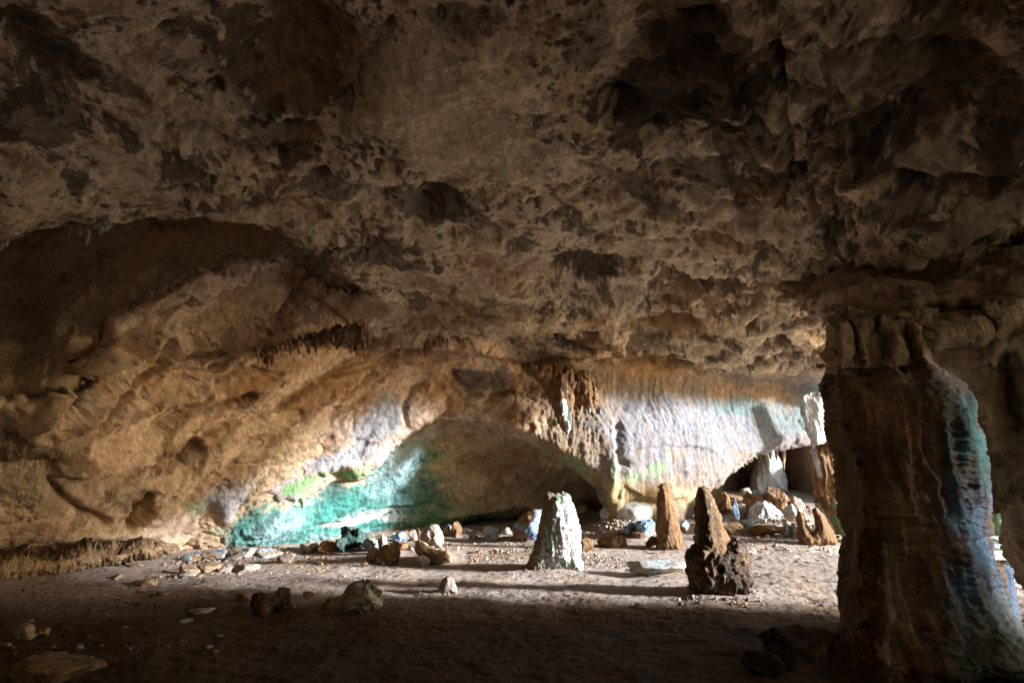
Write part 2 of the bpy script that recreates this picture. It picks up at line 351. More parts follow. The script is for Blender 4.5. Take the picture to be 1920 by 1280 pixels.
    # ---- colour of the sheet
    n1 = fbm(P, .9, 4, .6, 60.); n2 = fbm(P, 3.2, 4, .65, 13.); n3 = fbm(P, 9., 3, .6, 71.)
    c = np.tile(C['beige'], (len(P), 1))
    c = mixc(c, 'pale', sstep(-.25, .5, n1) * .75)
    c = mixc(c, 'tan', sstep(.05, .5, -n1 + .4 * n2) * .8)
    cc = mixc(c.copy(), 'lgrey', sstep(-.2, .4, fbm(P, .6, 3, .5, 91.)) * .3)
    cc = mixc(cc, 'brown', sstep(.12, .42, n2 * .7 + .6 * fbm(P, 1.3, 3, .5, 7.)) * .8 * (.5 + .5 * right))
    cc = mixc(cc, 'dark', pits * .8); cc = mixc(cc, 'dark', sstep(.36, .24, worley(w + .10 * np.stack([n3, n2, -n3], -1), 5.5, 3.) + .12 * n2) * sstep(-.15, .15, n1 + .3 * reg) * .9)
    cc = mixc(cc, 'brown', sstep(.16, .26, fbm(w * np.array([.8, 1, 1]), 1.7, 5, .68, 9.)) * .75); cc = mixc(cc, 'pale', sstep(.12, .22, fbm(w, 1.3, 5, .66, 39.)) * .7)
    cc = mixc(cc, 'dark', sstep(.20, .28, fbm(w, 3.6, 5, .66, 59.)) * .75)
    cc = mixc(cc, 'dark', right * sstep(-.02, -.22, fk) * .75); cc = mixc(cc, 'brown', right * sstep(.02, -.1, fk + .3 * n3) * .5); cc = mixc(cc, 'pale', right * sstep(.08, .26, fk + .2 * n2) * .85)  # darker in flake recesses, paler on flake tops
    cc = mixc(cc, 'dark', (1 - right) * sstep(.2, .3, fbm(w * np.array([1.3, .8, 1]), 1.1, 5, .7, 109.)) * .7)
    cc = mixc(cc, 'brown', sstep(.02, .14, fbm(w, 2.6, 5, .7, 129.)) * sstep(.1, -.2, n1) * .7); cc = mixc(cc, 'pale', sstep(.05, .12, fbm(w * np.array([.8, 1.1, 1]), .9, 6, .68, 139.)) * .6); cc = mixc(cc, 'dark', sstep(.10, .17, fbm(w * np.array([1, .8, 1]), 1.25, 6, .7, 149.) + .06 * n3) * .8); cc = cc * 1.22
    c = c * (1 - cm[:, None]) + cc * cm[:, None]
    sb = mixc(c.copy(), 'tan', sstep(.0, .5, strk) * .7); bn = fbm(ps, 1.5, 4, .62, 19.) + .12 * n2; sb = mixc(sb, 'brown', sstep(.06, .22, bn) * .65); sb = mixc(sb, 'ochre', sstep(.02, .2, fbm(ps, 1.1, 3, .6, 64.)) * .4); sb = mixc(sb, 'pale', sstep(.04, .2, fbm(ps, 1.2, 4, .62, 44.) + .12 * n2) * .8)
    sb = mixc(sb, 'brown', sstep(.10, .22, fbm(ps * .6 + w * .4, 2.4, 5, .68, 39.)) * .7 * sstep(-.3, .2, n1)); sb = mixc(sb, 'grey', sstep(.16, .26, fbm(w, 1.5, 5, .66, 49.)) * .5); sb = mixc(sb, 'pale', sstep(.14, .24, fbm(ps * .5 + w * .5, 2.0, 5, .66, 79.)) * .6)
    sb = mixc(sb, 'dark', sstep(.24, .31, fbm(w, 4.2, 5, .66, 89.)) * .7)
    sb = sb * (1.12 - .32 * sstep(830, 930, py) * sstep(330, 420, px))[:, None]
    sb = sb * np.array([1.03, 1.03, 1.16])
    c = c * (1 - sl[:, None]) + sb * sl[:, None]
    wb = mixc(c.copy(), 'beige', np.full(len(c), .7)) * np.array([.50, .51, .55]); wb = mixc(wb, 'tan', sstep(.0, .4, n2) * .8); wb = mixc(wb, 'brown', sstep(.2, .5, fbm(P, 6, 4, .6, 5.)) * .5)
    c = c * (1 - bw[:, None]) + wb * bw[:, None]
    nn = .65 * n2 + .45 * n1 + .3 * n3
    st = lambda key, lst, **k: stain(c, px, py, nn, key, lst, **k)
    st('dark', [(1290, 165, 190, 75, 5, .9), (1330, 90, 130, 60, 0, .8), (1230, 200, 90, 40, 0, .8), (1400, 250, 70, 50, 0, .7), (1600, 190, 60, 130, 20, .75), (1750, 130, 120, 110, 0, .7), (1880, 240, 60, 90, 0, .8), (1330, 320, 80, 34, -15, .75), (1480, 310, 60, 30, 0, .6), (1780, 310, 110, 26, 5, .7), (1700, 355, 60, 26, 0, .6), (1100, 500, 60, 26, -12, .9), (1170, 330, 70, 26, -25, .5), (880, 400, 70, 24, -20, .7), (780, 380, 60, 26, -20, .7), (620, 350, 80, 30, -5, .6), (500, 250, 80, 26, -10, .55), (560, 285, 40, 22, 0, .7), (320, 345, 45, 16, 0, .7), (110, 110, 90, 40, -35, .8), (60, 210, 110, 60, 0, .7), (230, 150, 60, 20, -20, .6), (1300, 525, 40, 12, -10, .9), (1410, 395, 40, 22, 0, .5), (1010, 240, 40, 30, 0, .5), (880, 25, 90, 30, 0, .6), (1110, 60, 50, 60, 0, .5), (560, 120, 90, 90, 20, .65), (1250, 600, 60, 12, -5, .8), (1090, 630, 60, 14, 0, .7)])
    st('ochre', [(560, 130, 80, 80, 0, .5), (650, 130, 30, 80, 25, .6), (580, 250, 24, 14, 0, .8), (1380, 430, 90, 30, 0, .5), (1260, 600, 120, 20, -4, .5), (1800, 480, 80, 40, 0, .5), (1440, 360, 70, 30, 0, .5), (950, 500, 100, 30, -10, .3)])
    st('pale', [(780, 160, 130, 115, 0, .85), (900, 260, 150, 80, 0, .7), (330, 225, 130, 30, -8, .7), (470, 395, 110, 14, 0, .9), (1240, 260, 50, 18, -25, .7), (1340, 360, 46, 22, 0, .8), (1460, 210, 24, 26, 0, .8), (1600, 150, 36, 60, 0, .5), (1470, 420, 90, 40, 0, .7), (1640, 460, 110, 26, 15, .7), (1840, 380, 100, 24, 12, .7), (1750, 270, 60, 24, 15, .6), (1200, 470, 60, 20, 0, .5)])
    st('brown', [(600, 510, 60, 40, 0, .8), (660, 570, 80, 24, -10, .7), (560, 530, 60, 40, 0, .5), (880, 580, 130, 26, 8, .6), (640, 690, 70, 16, 30, .7), (560, 740, 60, 20, 30, .6), (470, 730, 60, 22, 30, .5), (680, 790, 20, 30, -20, .7), (440, 745, 50, 16, 20, .5), (330, 850, 60, 20, 30, .6), (270, 960, 30, 40, 0, .9), (1040, 690, 60, 24, -20, .8), (1110, 640, 60, 20, 0, .5), (120, 860, 70, 30, 0, .7), (60, 1000, 60, 30, 0, .5)])
    st('grey', [(600, 745, 55, 20, 35, .6), (900, 712, 60, 18, -8, .9), (890, 720, 30, 26, 0, .6), (1190, 745, 56, 24, -8, .9), (1300, 735, 34, 24, 0, .8), (1240, 752, 60, 16, 0, .6), (350, 850, 30, 20, 0, .5), (940, 730, 20, 12, 0, .8), (60, 900, 110, 60, 0, .55), (200, 920, 90, 50, 0, .35)])
    st('ochre', [(1230, 690, 60, 20, 0, .6), (1400, 740, 90, 16, 0, .5), (990, 760, 50, 60, -30, .5), (640, 640, 60, 18, 0, .6), (780, 660, 90, 20, 0, .5), (500, 700, 90, 18, 20, .6), (830, 740, 50, 40, 0, .5), (620, 720, 120, 24, 32, .5)], hard=.3)
    st('yel', [(180, 1005, 90, 20, 0, .5), (1000, 845, 70, 18, -25, .7), (1090, 880, 40, 20, -40, .8), (1155, 930, 22, 60, 0, .6), (1250, 935, 90, 20, 0, .5)], hard=.3)
    st('chalk', [(705, 800, 75, 30, 38, .95), (640, 860, 80, 20, 18, .9), (540, 912, 70, 16, 0, .6), (430, 940, 46, 34, 0, .85), (545, 945, 40, 20, 0, .9), (395, 960, 22, 26, 0, .8), (720, 770, 30, 36, -20, .9), (1520, 780, 50, 80, 0, .4)], hard=.35, amp=.8)
    st('lilac', [(1270, 800, 170, 60, 0, .85), (1400, 800, 140, 55, 0, .8), (1200, 870, 100, 30, 0, .6), (1330, 870, 90, 40, 0, .5)], hard=.25, amp=.9)  # cool cast of the sunlit band put into the wall colour
    c = mixc(c, 'tan', bw * sstep(.05, -.35, fl) * .3 * sstep(730, 780, py)); c = mixc(c, 'brown', bw * sstep(.12, .3, fbm(w3 * np.array([1, 1, .3]), 3.5, 4, .65, 15.)) * .45)
    st('teal', [(1390, 760, 60, 16, 0, .35), (1530, 760, 34, 34, 0, .6), (1470, 790, 60, 24, 0, .25)], hard=.35)
    st('green', [(610, 898, 76, 13, 14, .95), (560, 916, 44, 11, 5, .9), (580, 930, 18, 30, 0, .8), (474, 958, 30, 22, 20, .9), (655, 888, 40, 9, 12, .8), (356, 950, 22, 20, 0, .45), (1186, 893, 16, 12, 0, .5), (1228, 880, 18, 14, 0, .6), (1020, 852, 60, 10, -25, .5), (1085, 872, 30, 14, -40, .55), (1150, 890, 8, 26, 0, .5), (1165, 810, 60, 6, 0, .0)], hard=.2)
    st('dark', [(540, 955, 12, 8, 20, .8), (497, 945, 12, 8, 0, .7), (700, 830, 9, 6, 0, .7), (692, 818, 7, 5, 0, .6)], hard=.1)
    return d, c * (.93 + .25 * n3[:, None])

STEP = 1.9
xs = axis(-30, 1950, STEP, -1000, 2700, 60); ys = axis(-30, 1010, STEP, -900, 1140, 60)
f0 = tps(CTRL0)
V, q, c, fc = make_sheet(xs, ys, f0, [(POCKET, False), (ALCOVE, False), (CHAMBER, False)], surf0,
                         cut_world=lambda p: ((p[:, 0] > np.where(p[:, 1] < 14, 9.0, 10.3) + .9 * fbm(p, .8, 3, .6, 4.)) & (p[:, 1] > 7.8) & (p[:, 1] < 17.2)) | (p[:, 0] > 13.4) | (p[:, 1] < .4), lip=(.035, 22))
top = np.interp(fc[:, 0], *TOPY) > fc[:, 1]; rt = fc[:, 0] + .35 * (fc[:, 1] - 800) > 1010
def part(mask, name, mat, label, cat):
    v, f, k = compact(V, q[mask], c); return props(mesh_obj(name, v, f, mat, k), label, cat, kind='structure')
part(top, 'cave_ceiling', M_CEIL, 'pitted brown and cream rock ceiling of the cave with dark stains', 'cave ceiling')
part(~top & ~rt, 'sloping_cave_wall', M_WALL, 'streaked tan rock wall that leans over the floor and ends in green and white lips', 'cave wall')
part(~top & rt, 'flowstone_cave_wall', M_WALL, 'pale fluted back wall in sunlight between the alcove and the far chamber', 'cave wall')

# pocket above the slope
CTRL1 = [(460, 395, 'y', 10.6), (300, 420, 'y', 10.2), (100, 445, 'y', 9.6), (-60, 460, 'y', 9.0), (600, 500, 'y', 11.2), (690, 550, 'y', 12.1), (520, 480, 'y', 10.5), (400, 470, 'y', 10.2), (300, 535, 'y', 9.5), (200, 610, 'y', 9.3), (110, 760, 'y', 8.8), (0, 700, 'y', 8.5), (40, 600, 'y', 8.9), (-80, 800, 'y', 8.2), (160, 520, 'y', 9.6), (640, 620, 'y', 12.8), (300, 700, 'y', 10.8)]
def surf1(P, px, py, S):
    w = P + .3 * np.stack([fbm(P, .7, 2, .5, o_) for o_ in (5., 21., 47.)], -1)
    pv = w * np.array([1, 1, .25])
    d = .24 * fbm(w, .6, 3) + .20 * fbm(pv, 1.6, 4, .55) + .03 * ridged(pv, 6, 2) + .02 * fbm(P, 7, 3)
    d += .35 * blob(px, py, 125, 660, 50, 110, -20) + .25 * blob(px, py, 130, 500, 50, 90) + .10 * np.exp(-((px - 190) / 6.) ** 2) * sstep(440, 470, py) * sstep(600, 560, py) - .3 * blob(px, py, 60, 560, 30, 90)
    n1 = fbm(P, 1.2, 4, .6, 60.); n2 = fbm(pv, 3., 4, .6, 13.)
    c = np.tile(C['beige'], (len(P), 1))
    c = mixc(c, 'brown', sstep(-.1, .5, n1) * .6); c = mixc(c, 'ochre', sstep(.1, .5, n2) * .5); c = mixc(c, 'grey', sstep(300, 60, px) * .6)
    c = mixc(c, 'dark', sstep(.25, .55, n1 + .5 * n2) * .6)
    return d, c
V, q, c, fc = make_sheet(np.arange(-120, 800, 2.6), np.arange(360, 860, 2.6), tps(CTRL1), [([(-300, 300), (760, 300), (760, 560), (700, 600), (560, 640), (400, 760), (200, 860), (-300, 860)], True)], surf1, skirt=.2)
v, f, k = compact(V, q, c)
props(mesh_obj('ceiling_hollow', v, f, M_CEIL, k), 'smooth brown hollow in the ceiling behind the arched lip above the slope', 'cave hollow', kind='structure')

# alcove with algae
CTRL2 = [(400, 985, 'y', 13.0), (450, 1015, 'y', 13.4), (600, 1015, 'y', 15.0), (800, 998, 'y', 17.4), (1000, 985, 'y', 18.8), (1140, 985, 'y', 19.6), (480, 940, 'y', 13.0), (560, 940, 'y', 13.9), (620, 895, 'y', 14.3), (740, 840, 'y', 15.2), (830, 785, 'y', 15.9), (1000, 850, 'y', 16.6), (1130, 930, 'y', 17.8), (900, 900, 'y', 16.9), (1180, 900, 'y', 18), (350, 1000, 'y', 12.8), (1040, 940, 'y', 17.9), (700, 940, 'y', 15.6), (900, 960, 'y', 18.2)]
def surf2(P, px, py, S):
    w = P + .3 * np.stack([fbm(P, .8, 2, .5, o_) for o_ in (5., 21., 47.)], -1)
    t = at(760, 900, 15.9) - at(520, 1010, 14.2); t /= np.linalg.norm(t)
    ps = w - .65 * (w * t).sum(-1)[:, None] * t
    d = .18 * fbm(w, .7, 3) + .15 * fbm(ps, 1.6, 3, .5) + .07 * ridged(ps, 4, 3) + .06 * fbm(w, 3.5, 4, .6) + .04 * fbm(P, 9, 4, .65)
    d += ledge(px, py, [(760, 1010), (830, 965), (900, 945), (980, 935), (1060, 950), (1120, 975)], 26, .45, 5)
    d += ledge(px, py, [(560, 985), (640, 972), (720, 948), (800, 935), (860, 940)], 16, .16, 4) - .5 * blob(px, py, 1118, 962, 24, 20) + .25 * blob(px, py, 505, 985, 60, 22, 20)
    d -= .25 * blob(px, py, 618, 915, 34, 14, 30) + groove(px, py, [(838, 790), (820, 830), (812, 870)], 5, .08)
    n1 = fbm(P, 1.1, 4, .6, 60.); n2 = fbm(ps, 2.4, 4, .65, 13.); n3 = fbm(P, 8, 3, .6, 71.)
    c = np.tile(C['beige'], (len(P), 1)) * 1.1; c = mixc(c, 'brown', sstep(.05, .45, n1 + .4 * n2) * .55); c = mixc(c, 'yel', sstep(-.1, .4, n2) * .5)
    nn = .6 * n2 + .4 * n1 + .3 * n3
    st = lambda key, lst, **k_: stain(c, px, py, nn, key, lst, **k_)
    st('teal', [(600, 985, 190, 60, 12, .95), (740, 880, 85, 70, 35, .8), (700, 950, 150, 60, 15, .9), (830, 990, 110, 30, 0, .7), (500, 990, 90, 40, 10, .9), (790, 820, 36, 40, 30, .5)], hard=.3)
    st('pblue', [(735, 885, 60, 60, 35, .4), (520, 985, 60, 26, 20, .45), (760, 845, 46, 26, 35, .5), (640, 1005, 70, 12, 4, .5)], hard=.3)
    st('white', [(690, 962, 60, 11, 10, .7), (650, 975, 60, 8, 10, .55), (740, 968, 40, 8, 5, .6), (805, 812, 26, 14, 30, .6), (860, 945, 30, 5, 15, .4)], hard=.25, amp=.8)
    st('green', [(860, 985, 110, 22, 0, .5), (830, 950, 60, 16, 10, .4), (900, 960, 60, 20, 0, .35), (870, 860, 50, 30, 0, .25), (1010, 900, 30, 20, 0, .2)], hard=.3)
    st('dteal', [(620, 918, 36, 14, 25, .8), (760, 935, 90, 20, 10, .5), (560, 1005, 60, 10, 0, .4), (930, 985, 80, 16, 0, .7), (520, 1005, 40, 12, 25, .4)], hard=.3)
    st('brown', [(950, 860, 110, 30, 10, .6), (1040, 900, 90, 30, -15, .6), (1060, 960, 70, 24, 0, .5)], hard=.3)
    al_ = sstep(.0, .5, (c[:, 1] - c[:, 0]) * 6); c = mixc(c, 'dteal', al_ * sstep(.05, .35, fbm(ps, 5, 4, .65, 3.)) * .75); c = mixc(c, 'pblue', al_ * sstep(.2, .5, fbm(ps, 3.2, 4, .65, 23.)) * .4)
    sp = sstep(.34, .2, worley(P, 9.)) * sstep(-.2, .3, n1)
    return d, mixc(c, 'dark', sp * .6) * (.95 + .3 * n3[:, None])
V, q, c, fc = make_sheet(np.arange(280, 1260, STEP), np.arange(760, 1085, STEP), tps(CTRL2), [], surf2, skirt=.2)
v, f, k = compact(V, q, c)
props(mesh_obj('alcove_wall', v, f, M_WALL, k), 'low arched alcove wall coated with teal and green algae behind the rubble', 'cave wall', kind='structure')

# far chamber
CTRL3 = [(1250, 800, 'y', 22), (1700, 800, 'y', 25), (1400, 900, 'y', 24), (1500, 900, 'y', 25.5), (1300, 980, 'y', 21.5), (1600, 980, 'y', 25), (1800, 900, 'y', 24), (1800, 1000, 'y', 23)]
def surf3(P, px, py, S):
    pv = P * np.array([1, 1, .22])
    d = .4 * fbm(P, .5, 3) + .3 * ridged(pv, 1.4, 3, .5) + .05 * fbm(P, 5, 3)
    n = fbm(pv, 1.6, 4, .6, 13.)
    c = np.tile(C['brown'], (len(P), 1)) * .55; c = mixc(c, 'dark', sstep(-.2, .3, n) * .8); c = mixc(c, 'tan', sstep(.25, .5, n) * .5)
    return d, c
V, q, c, fc = make_sheet(np.arange(1240, 1900, 3.), np.arange(770, 1010, 3.), tps(CTRL3), [], surf3, skirt=.2)
v, f, k = compact(V, q, c)
props(mesh_obj('chamber_wall', v, f, M_WALL, k), 'dark brown wall of the far chamber behind the white flowstone cone', 'cave wall', kind='structure')

# wall and low ceiling behind the big column
CTRL4 = [(1500, 520, 'y', 11.5), (1600, 520, 'y', 8.8), (1560, 600, 'y', 7.4), (1700, 510, 'y', 8.2), (1700, 560, 'y', 6.7), (1700, 640, 'y', 6.4), (1900, 490, 'y', 6.9), (1900, 560, 'y', 6.2), (1900, 650, 'y', 6.0), (1760, 700, 'y', 6.5), (1760, 900, 'y', 6.6), (1920, 800, 'y', 6.1), (1920, 1000, 'y', 6.15), (2300, 600, 'y', 5.3), (2300, 1000, 'y', 5.3), (2600, 800, 'y', 4.7), (2000, 1200, 'y', 6.0), (1700, 1000, 'y', 6.7), (2300, 480, 'y', 6.0)]
WALLR = [(1460, 450), (2150, 450), (2150, 1300), (1940, 1300), (1916, 1110), (1904, 1060), (1897, 1000), (1888, 955), (1840, 940), (1826, 900), (1798, 720), (1690, 650), (1600, 640), (1562, 614), (1525, 590), (1480, 566)]
def surf4(P, px, py, S):
    w = P + .2 * np.stack([fbm(P, 1., 2, .5, o_) for o_ in (5., 21., 47.)], -1)
    pv = w * np.array([1, 1, .3])
    low = sstep(640, 720, py)
    d = .26 * fbm(w, .8, 3) + (1 - low) * (.34 * fbm(w * np.array([.6, .9, 1.8]), 1.6, 4, .55) + .1 * ridged(w, 2.2, 3, .5)) + low * (.10 * fbm(pv, 2.2, 4) + .05 * ridged(pv, 5, 3)) + .03 * fbm(P, 8, 4, .6)
    for x, y, rx_, ry_, a in ((1650, 535, 46, 9, .35), (1735, 530, 44, 10, .35), (1790, 578, 70, 9, .4), (1850, 545, 36, 9, .3), (1890, 760, 26, 70, .3), (1880, 690, 10, 26, .2)): d -= a * blob(px, py, x, y, rx_, ry_, 4)
    d += ledge(px, py, [(1540, 590), (1600, 580), (1700, 585), (1760, 600)], 24, .2)
    n1 = fbm(P, 1.2, 4, .6, 60.); n2 = fbm(P, 4, 4, .6, 13.); n3 = fbm(P, 10, 3, .6, 71.)
    c = np.tile(C['beige'], (len(P), 1)); c = mixc(c, 'pale', sstep(-.2, .4, n1)); c = mixc(c, 'brown', sstep(.1, .4, n2 + .3 * n1) * .8); c = mixc(c, 'ochre', sstep(.2, .5, -n1 + .3 * n2) * .6)
    nn = .6 * n2 + .4 * n1
    stain(c, px, py, nn, 'pale', [(1770, 520, 60, 20, 0, .7), (1640, 600, 50, 8, 0, .6), (1880, 500, 60, 18, 10, .5), (1850, 590, 30, 20, 0, .4)])
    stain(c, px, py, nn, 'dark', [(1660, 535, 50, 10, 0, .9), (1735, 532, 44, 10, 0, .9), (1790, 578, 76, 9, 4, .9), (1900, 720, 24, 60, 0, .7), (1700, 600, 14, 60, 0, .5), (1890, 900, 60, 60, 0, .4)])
    stain(c, px, py, nn, 'yel', [(1900, 620, 50, 30, 0, .5), (1910, 740, 16, 40, 0, .4)])
    return d, c * (.93 + .25 * n3[:, None])
V, q, c, fc = make_sheet(axis(1450, 1950, 2.2, 1440, 2880, 40), axis(450, 1160, 2.2, 445, 1300, 40), tps(CTRL4), [(WALLR, True)], surf4, jag=(4, 24), skirt=.12)
v, f, k = compact(V, q, c)
props(mesh_obj('column_side_wall', v, f, M_WALL, k), 'dim brown rock wall with overhung ledges behind the big dark column', 'cave wall', kind='structure')

# ----------------------------------------------------------------- floor
def floor_z(x, y, detail=False):
    x, y = np.asarray(x, float), np.asarray(y, float); P = np.stack([x.ravel(), y.ravel(), 0 * x.ravel() + .7], -1)
    z = .42 * sstep(12.5, 17.5, y) * sstep(-1.5, 4.5, x) + .25 * sstep(14, 19, y) + .5 * sstep(19, 24, y) * sstep(6, 9, x)
    z = z + .30 * sstep(-6.2, -9.5, x + .25 * (y - 10)) * sstep(5, 9, y)
    b = lambda cx, cy, rx, ry, a: a * np.exp(-((x - cx) / rx) ** 2 - ((y - cy) / ry) ** 2)
    z = z + b(-4.2, 12.6, 2.2, .5, .12) + b(-1.0, 12.2, 2.5, .45, .10) + b(6, 8.9, 3, .4, .05) + b(3.1, 15.2, .9, .7, .28) + b(9.3, 12, 2.0, .5, .16) + b(-3, 7.6, 2.2, .5, .06)
    z = z + (.10 * fbm(P, .45, 3, .5)).reshape(x.shape)
    if detail:
        e = fbm(P * np.array([.6, 1, 1]), 2.2, 3); g = fbm(P, 9, 4, .62); dm = worley(P, 4.6)
        z = z + (.048 * e + .020 * g + .03 * (np.minimum(dm, .55) - .4) * sstep(-.3, .3, fbm(P, .7, 2, .5, 5.))).reshape(x.shape)
    return z
def on_floor(px, py):
    rx, ry, rz = (float(v_) for v_ in ray(px, py)); z = 0.0; Y = 8.0
    lo, hi = 2.5, 40.0
    tt = np.geomspace(lo, hi, 600); X = rx / ry * tt; ZZ = CZ + rz / ry * tt
    dlt = ZZ - floor_z(X, tt); i = np.where(dlt < 0)[0]
    i = i[0] if len(i) else len(tt) - 1
    return float(X[i]), float(tt[i]), float(floor_z(X[i:i + 1], tt[i:i + 1])[0])
az = np.r_[np.linspace(-2.6, -1.12, 60)[:-1], np.linspace(-1.12, 1.12, 1100), np.linspace(1.12, 2.6, 60)[1:]]
yy = np.r_[np.linspace(-8, 3.6, 60)[:-1], np.geomspace(3.6, 34, 560)]
A, YY = np.meshgrid(az, yy); XX = A * np.maximum(YY, 2.4)
ZZ = floor_z(XX, YY, True)
P = np.stack([XX.ravel(), YY.ravel(), ZZ.ravel()], -1)
n1 = fbm(P, .8, 4, .6, 60.); n2 = fbm(P, 5, 4, .65, 13.); n3 = fbm(P, 16, 3, .6, 31.)
c = np.tile(np.array([.36, .295, .255]), (len(P), 1)); c = mixc(c, 'tan', sstep(-.1, .5, n1) * .6); c = mixc(c, 'brown', sstep(.1, .5, n2 + .3 * n1) * .55); c = mixc(c, 'pink', sstep(0, .5, -n1) * .5)
c = mixc(c, 'dark', sstep(.25, .5, n3 + .4 * n2) * .55)
bx = np.exp(-((P[:, 0] - 3.1) / .9) ** 2 - ((P[:, 1] - 15.2) / .8) ** 2); c = mixc(c, 'white', sstep(.3, .8, bx + .3 * n2) * .4)
bounce_pale = sstep(6.8, 8.2, P[:, 0] + .5 * n1) * sstep(6.5, 7.5, P[:, 1]) * sstep(17.5, 15.5, P[:, 1]); c = c * (1 - bounce_pale[:, None]) + np.array([.62, .53, .44]) * bounce_pale[:, None]  # paler floor added near the mouth to bounce sun up to the ceiling
near = sstep(8.2, 6.4, P[:, 1]) * sstep(2.5, 4.0, P[:, 1]); c = mixc(c, 'brown', near * .9); c = c * (1 - .6 * near[:, None])  # foreground shade put into the earth colour, browner and darker near the viewer
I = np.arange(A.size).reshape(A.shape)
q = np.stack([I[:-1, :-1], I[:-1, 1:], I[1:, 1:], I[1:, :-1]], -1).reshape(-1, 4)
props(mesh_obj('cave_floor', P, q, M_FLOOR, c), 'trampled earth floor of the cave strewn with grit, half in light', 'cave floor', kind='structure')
g = 260.0
gv = [(-g, -g, -.6), (g, -g, -.6), (g, g, -.6), (-g, g, -.6)]
props(mesh_obj('ground', gv, [(0, 1, 2, 3)], M_FLOOR, np.tile(np.array([.74, .63, .47]), (4, 1)), smooth=False), 'dry open ground outside the cave mouth', 'ground', kind='structure')

# ----------------------------------------------------------------- rock mass round the cave, with the mouth and added light openings in its side
MX = 13.0
MOUTH = [(6.0, -.6), (5.9, 1.0), (5.5, 2.1), (5.35, 2.8), (5.0, 3.4), (5.1, 3.9), (5.8, 4.2), (6.6, 4.55), (7.4, 4.75), (8.8, 4.9), (9.5, 5.4), (10.2, 6.7), (11.0, 7.0), (13.0, 6.6), (15.6, 6.0), (18.0, 5.4), (20.0, 5.2), (22.4, 4.7), (22.5, 2.6), (20.4, 2.1), (20.0, .9), (19.5, -.6)]  # outline traced back from the lit areas along the sun
FILL_MOUTH = [(-7.4, -.6), (-7.2, 4.0), (-6.2, 5.8), (-4.8, 5.6), (-3.6, 4.2), (-3.3, -.6)]  # added opening behind the camera, for fill on ceiling and column
SLIT = [(3.88, .9), (3.92, 4.2), (4.08, 4.6), (4.45, 4.7), (4.6, 2.9), (5.05, 2.8), (5.05, 2.2), (4.7, 2.1), (4.5, .9)]  # added slit that puts sun on the column flank and a floor strip
ay, azz = np.arange(-8, 34.01, .16), np.arange(-1, 10.6, .16)
GY, GZ = np.meshgrid(ay, azz)
S = np.minimum(np.minimum(-sdf(GY, GZ, MOUTH), -sdf(GY, GZ, SLIT)), -sdf(GY, GZ, FILL_MOUTH))
S = S + .22 * fbm(np.c_[GY.ravel(), GZ.ravel(), 0 * GY.ravel()], 1.1, 3).reshape(S.shape) * np.clip(1 - np.abs(S), 0, 1)
gy_, gz_ = np.gradient(S, axis=1) / .16, np.gradient(S, axis=0) / .16; nr = np.abs(S) < .16
GYs = np.where(nr, GY - S * gy_, GY); GZs = np.where(nr, GZ - S * gz_, GZ)
PP = np.stack([np.full(GY.size, MX), GYs.ravel(), GZs.ravel()], -1); PP[:, 0] += .5 * fbm(PP, .5, 3)
I = np.arange(GY.size).reshape(GY.shape)
q = np.stack([I[:-1, :-1], I[:-1, 1:], I[1:, 1:], I[1:, :-1]], -1).reshape(-1, 4); q = q[(S.ravel()[q] > -.05).all(1)]
n_ = len(PP); E = np.concatenate([q[:, [0, 1]], q[:, [1, 2]], q[:, [2, 3]], q[:, [3, 0]]]); Es = np.sort(E, 1)
u, first, cnt = np.unique(Es[:, 0].astype(np.int64) * n_ + Es[:, 1], return_index=True, return_counts=True); be = E[first[cnt == 1]]
V = np.concatenate([PP, PP + np.array([.5, 0, 0])]); q = np.concatenate([q, np.c_[be[:, 1], be[:, 0], be[:, 0] + n_, be[:, 1] + n_]])
v, f, k = compact(V, q, np.tile(C['tan'], (len(V), 1)))
props(mesh_obj('cave_mouth_wall', v, f, M_WALL, k), 'unseen rock wall with the cave mouth and two openings added for light', 'cave wall', kind='structure')
def grid_plane(o, u_, v_, nu, nv, amp):
    o, u_, v_ = map(np.array, (o, u_, v_)); a, b = np.meshgrid(np.linspace(0, 1, nu), np.linspace(0, 1, nv))
    p = o + a.reshape(-1, 1) * u_ + b.reshape(-1, 1) * v_; n = np.cross(u_, v_) / np.linalg.norm(np.cross(u_, v_))
    p = p + n * (amp * fbm(p, .35, 3))[:, None]; I = np.arange(nu * nv).reshape(nv, nu)
    return p, np.stack([I[:-1, :-1], I[:-1, 1:], I[1:, 1:], I[1:, :-1]], -1).reshape(-1, 4)
VV, QQ, b0 = [], [], 0
for args in (((-17, -8, 10), (30.6, 0, 0), (0, 42, 0)), ((-17, -8, -1), (0, 42, 0), (0, 0, 11.3)), ((-17, -8, -1), (30.6, 0, 0), (0, 0, 11.3)), ((-17, 34, -1), (30.6, 0, 0), (0, 0, 11.3))):
    p, qq = grid_plane(*args, 60, 60, .0 if False else .25); VV.append(p); QQ.append(qq + b0); b0 += len(p)
V = np.concatenate(VV); props(mesh_obj('rock_mass', V, np.concatenate(QQ), M_WALL, np.tile(np.array([.62, .47, .31]), (len(V), 1))), 'solid rock enclosing the cave on its other sides', 'rock', kind='structure')

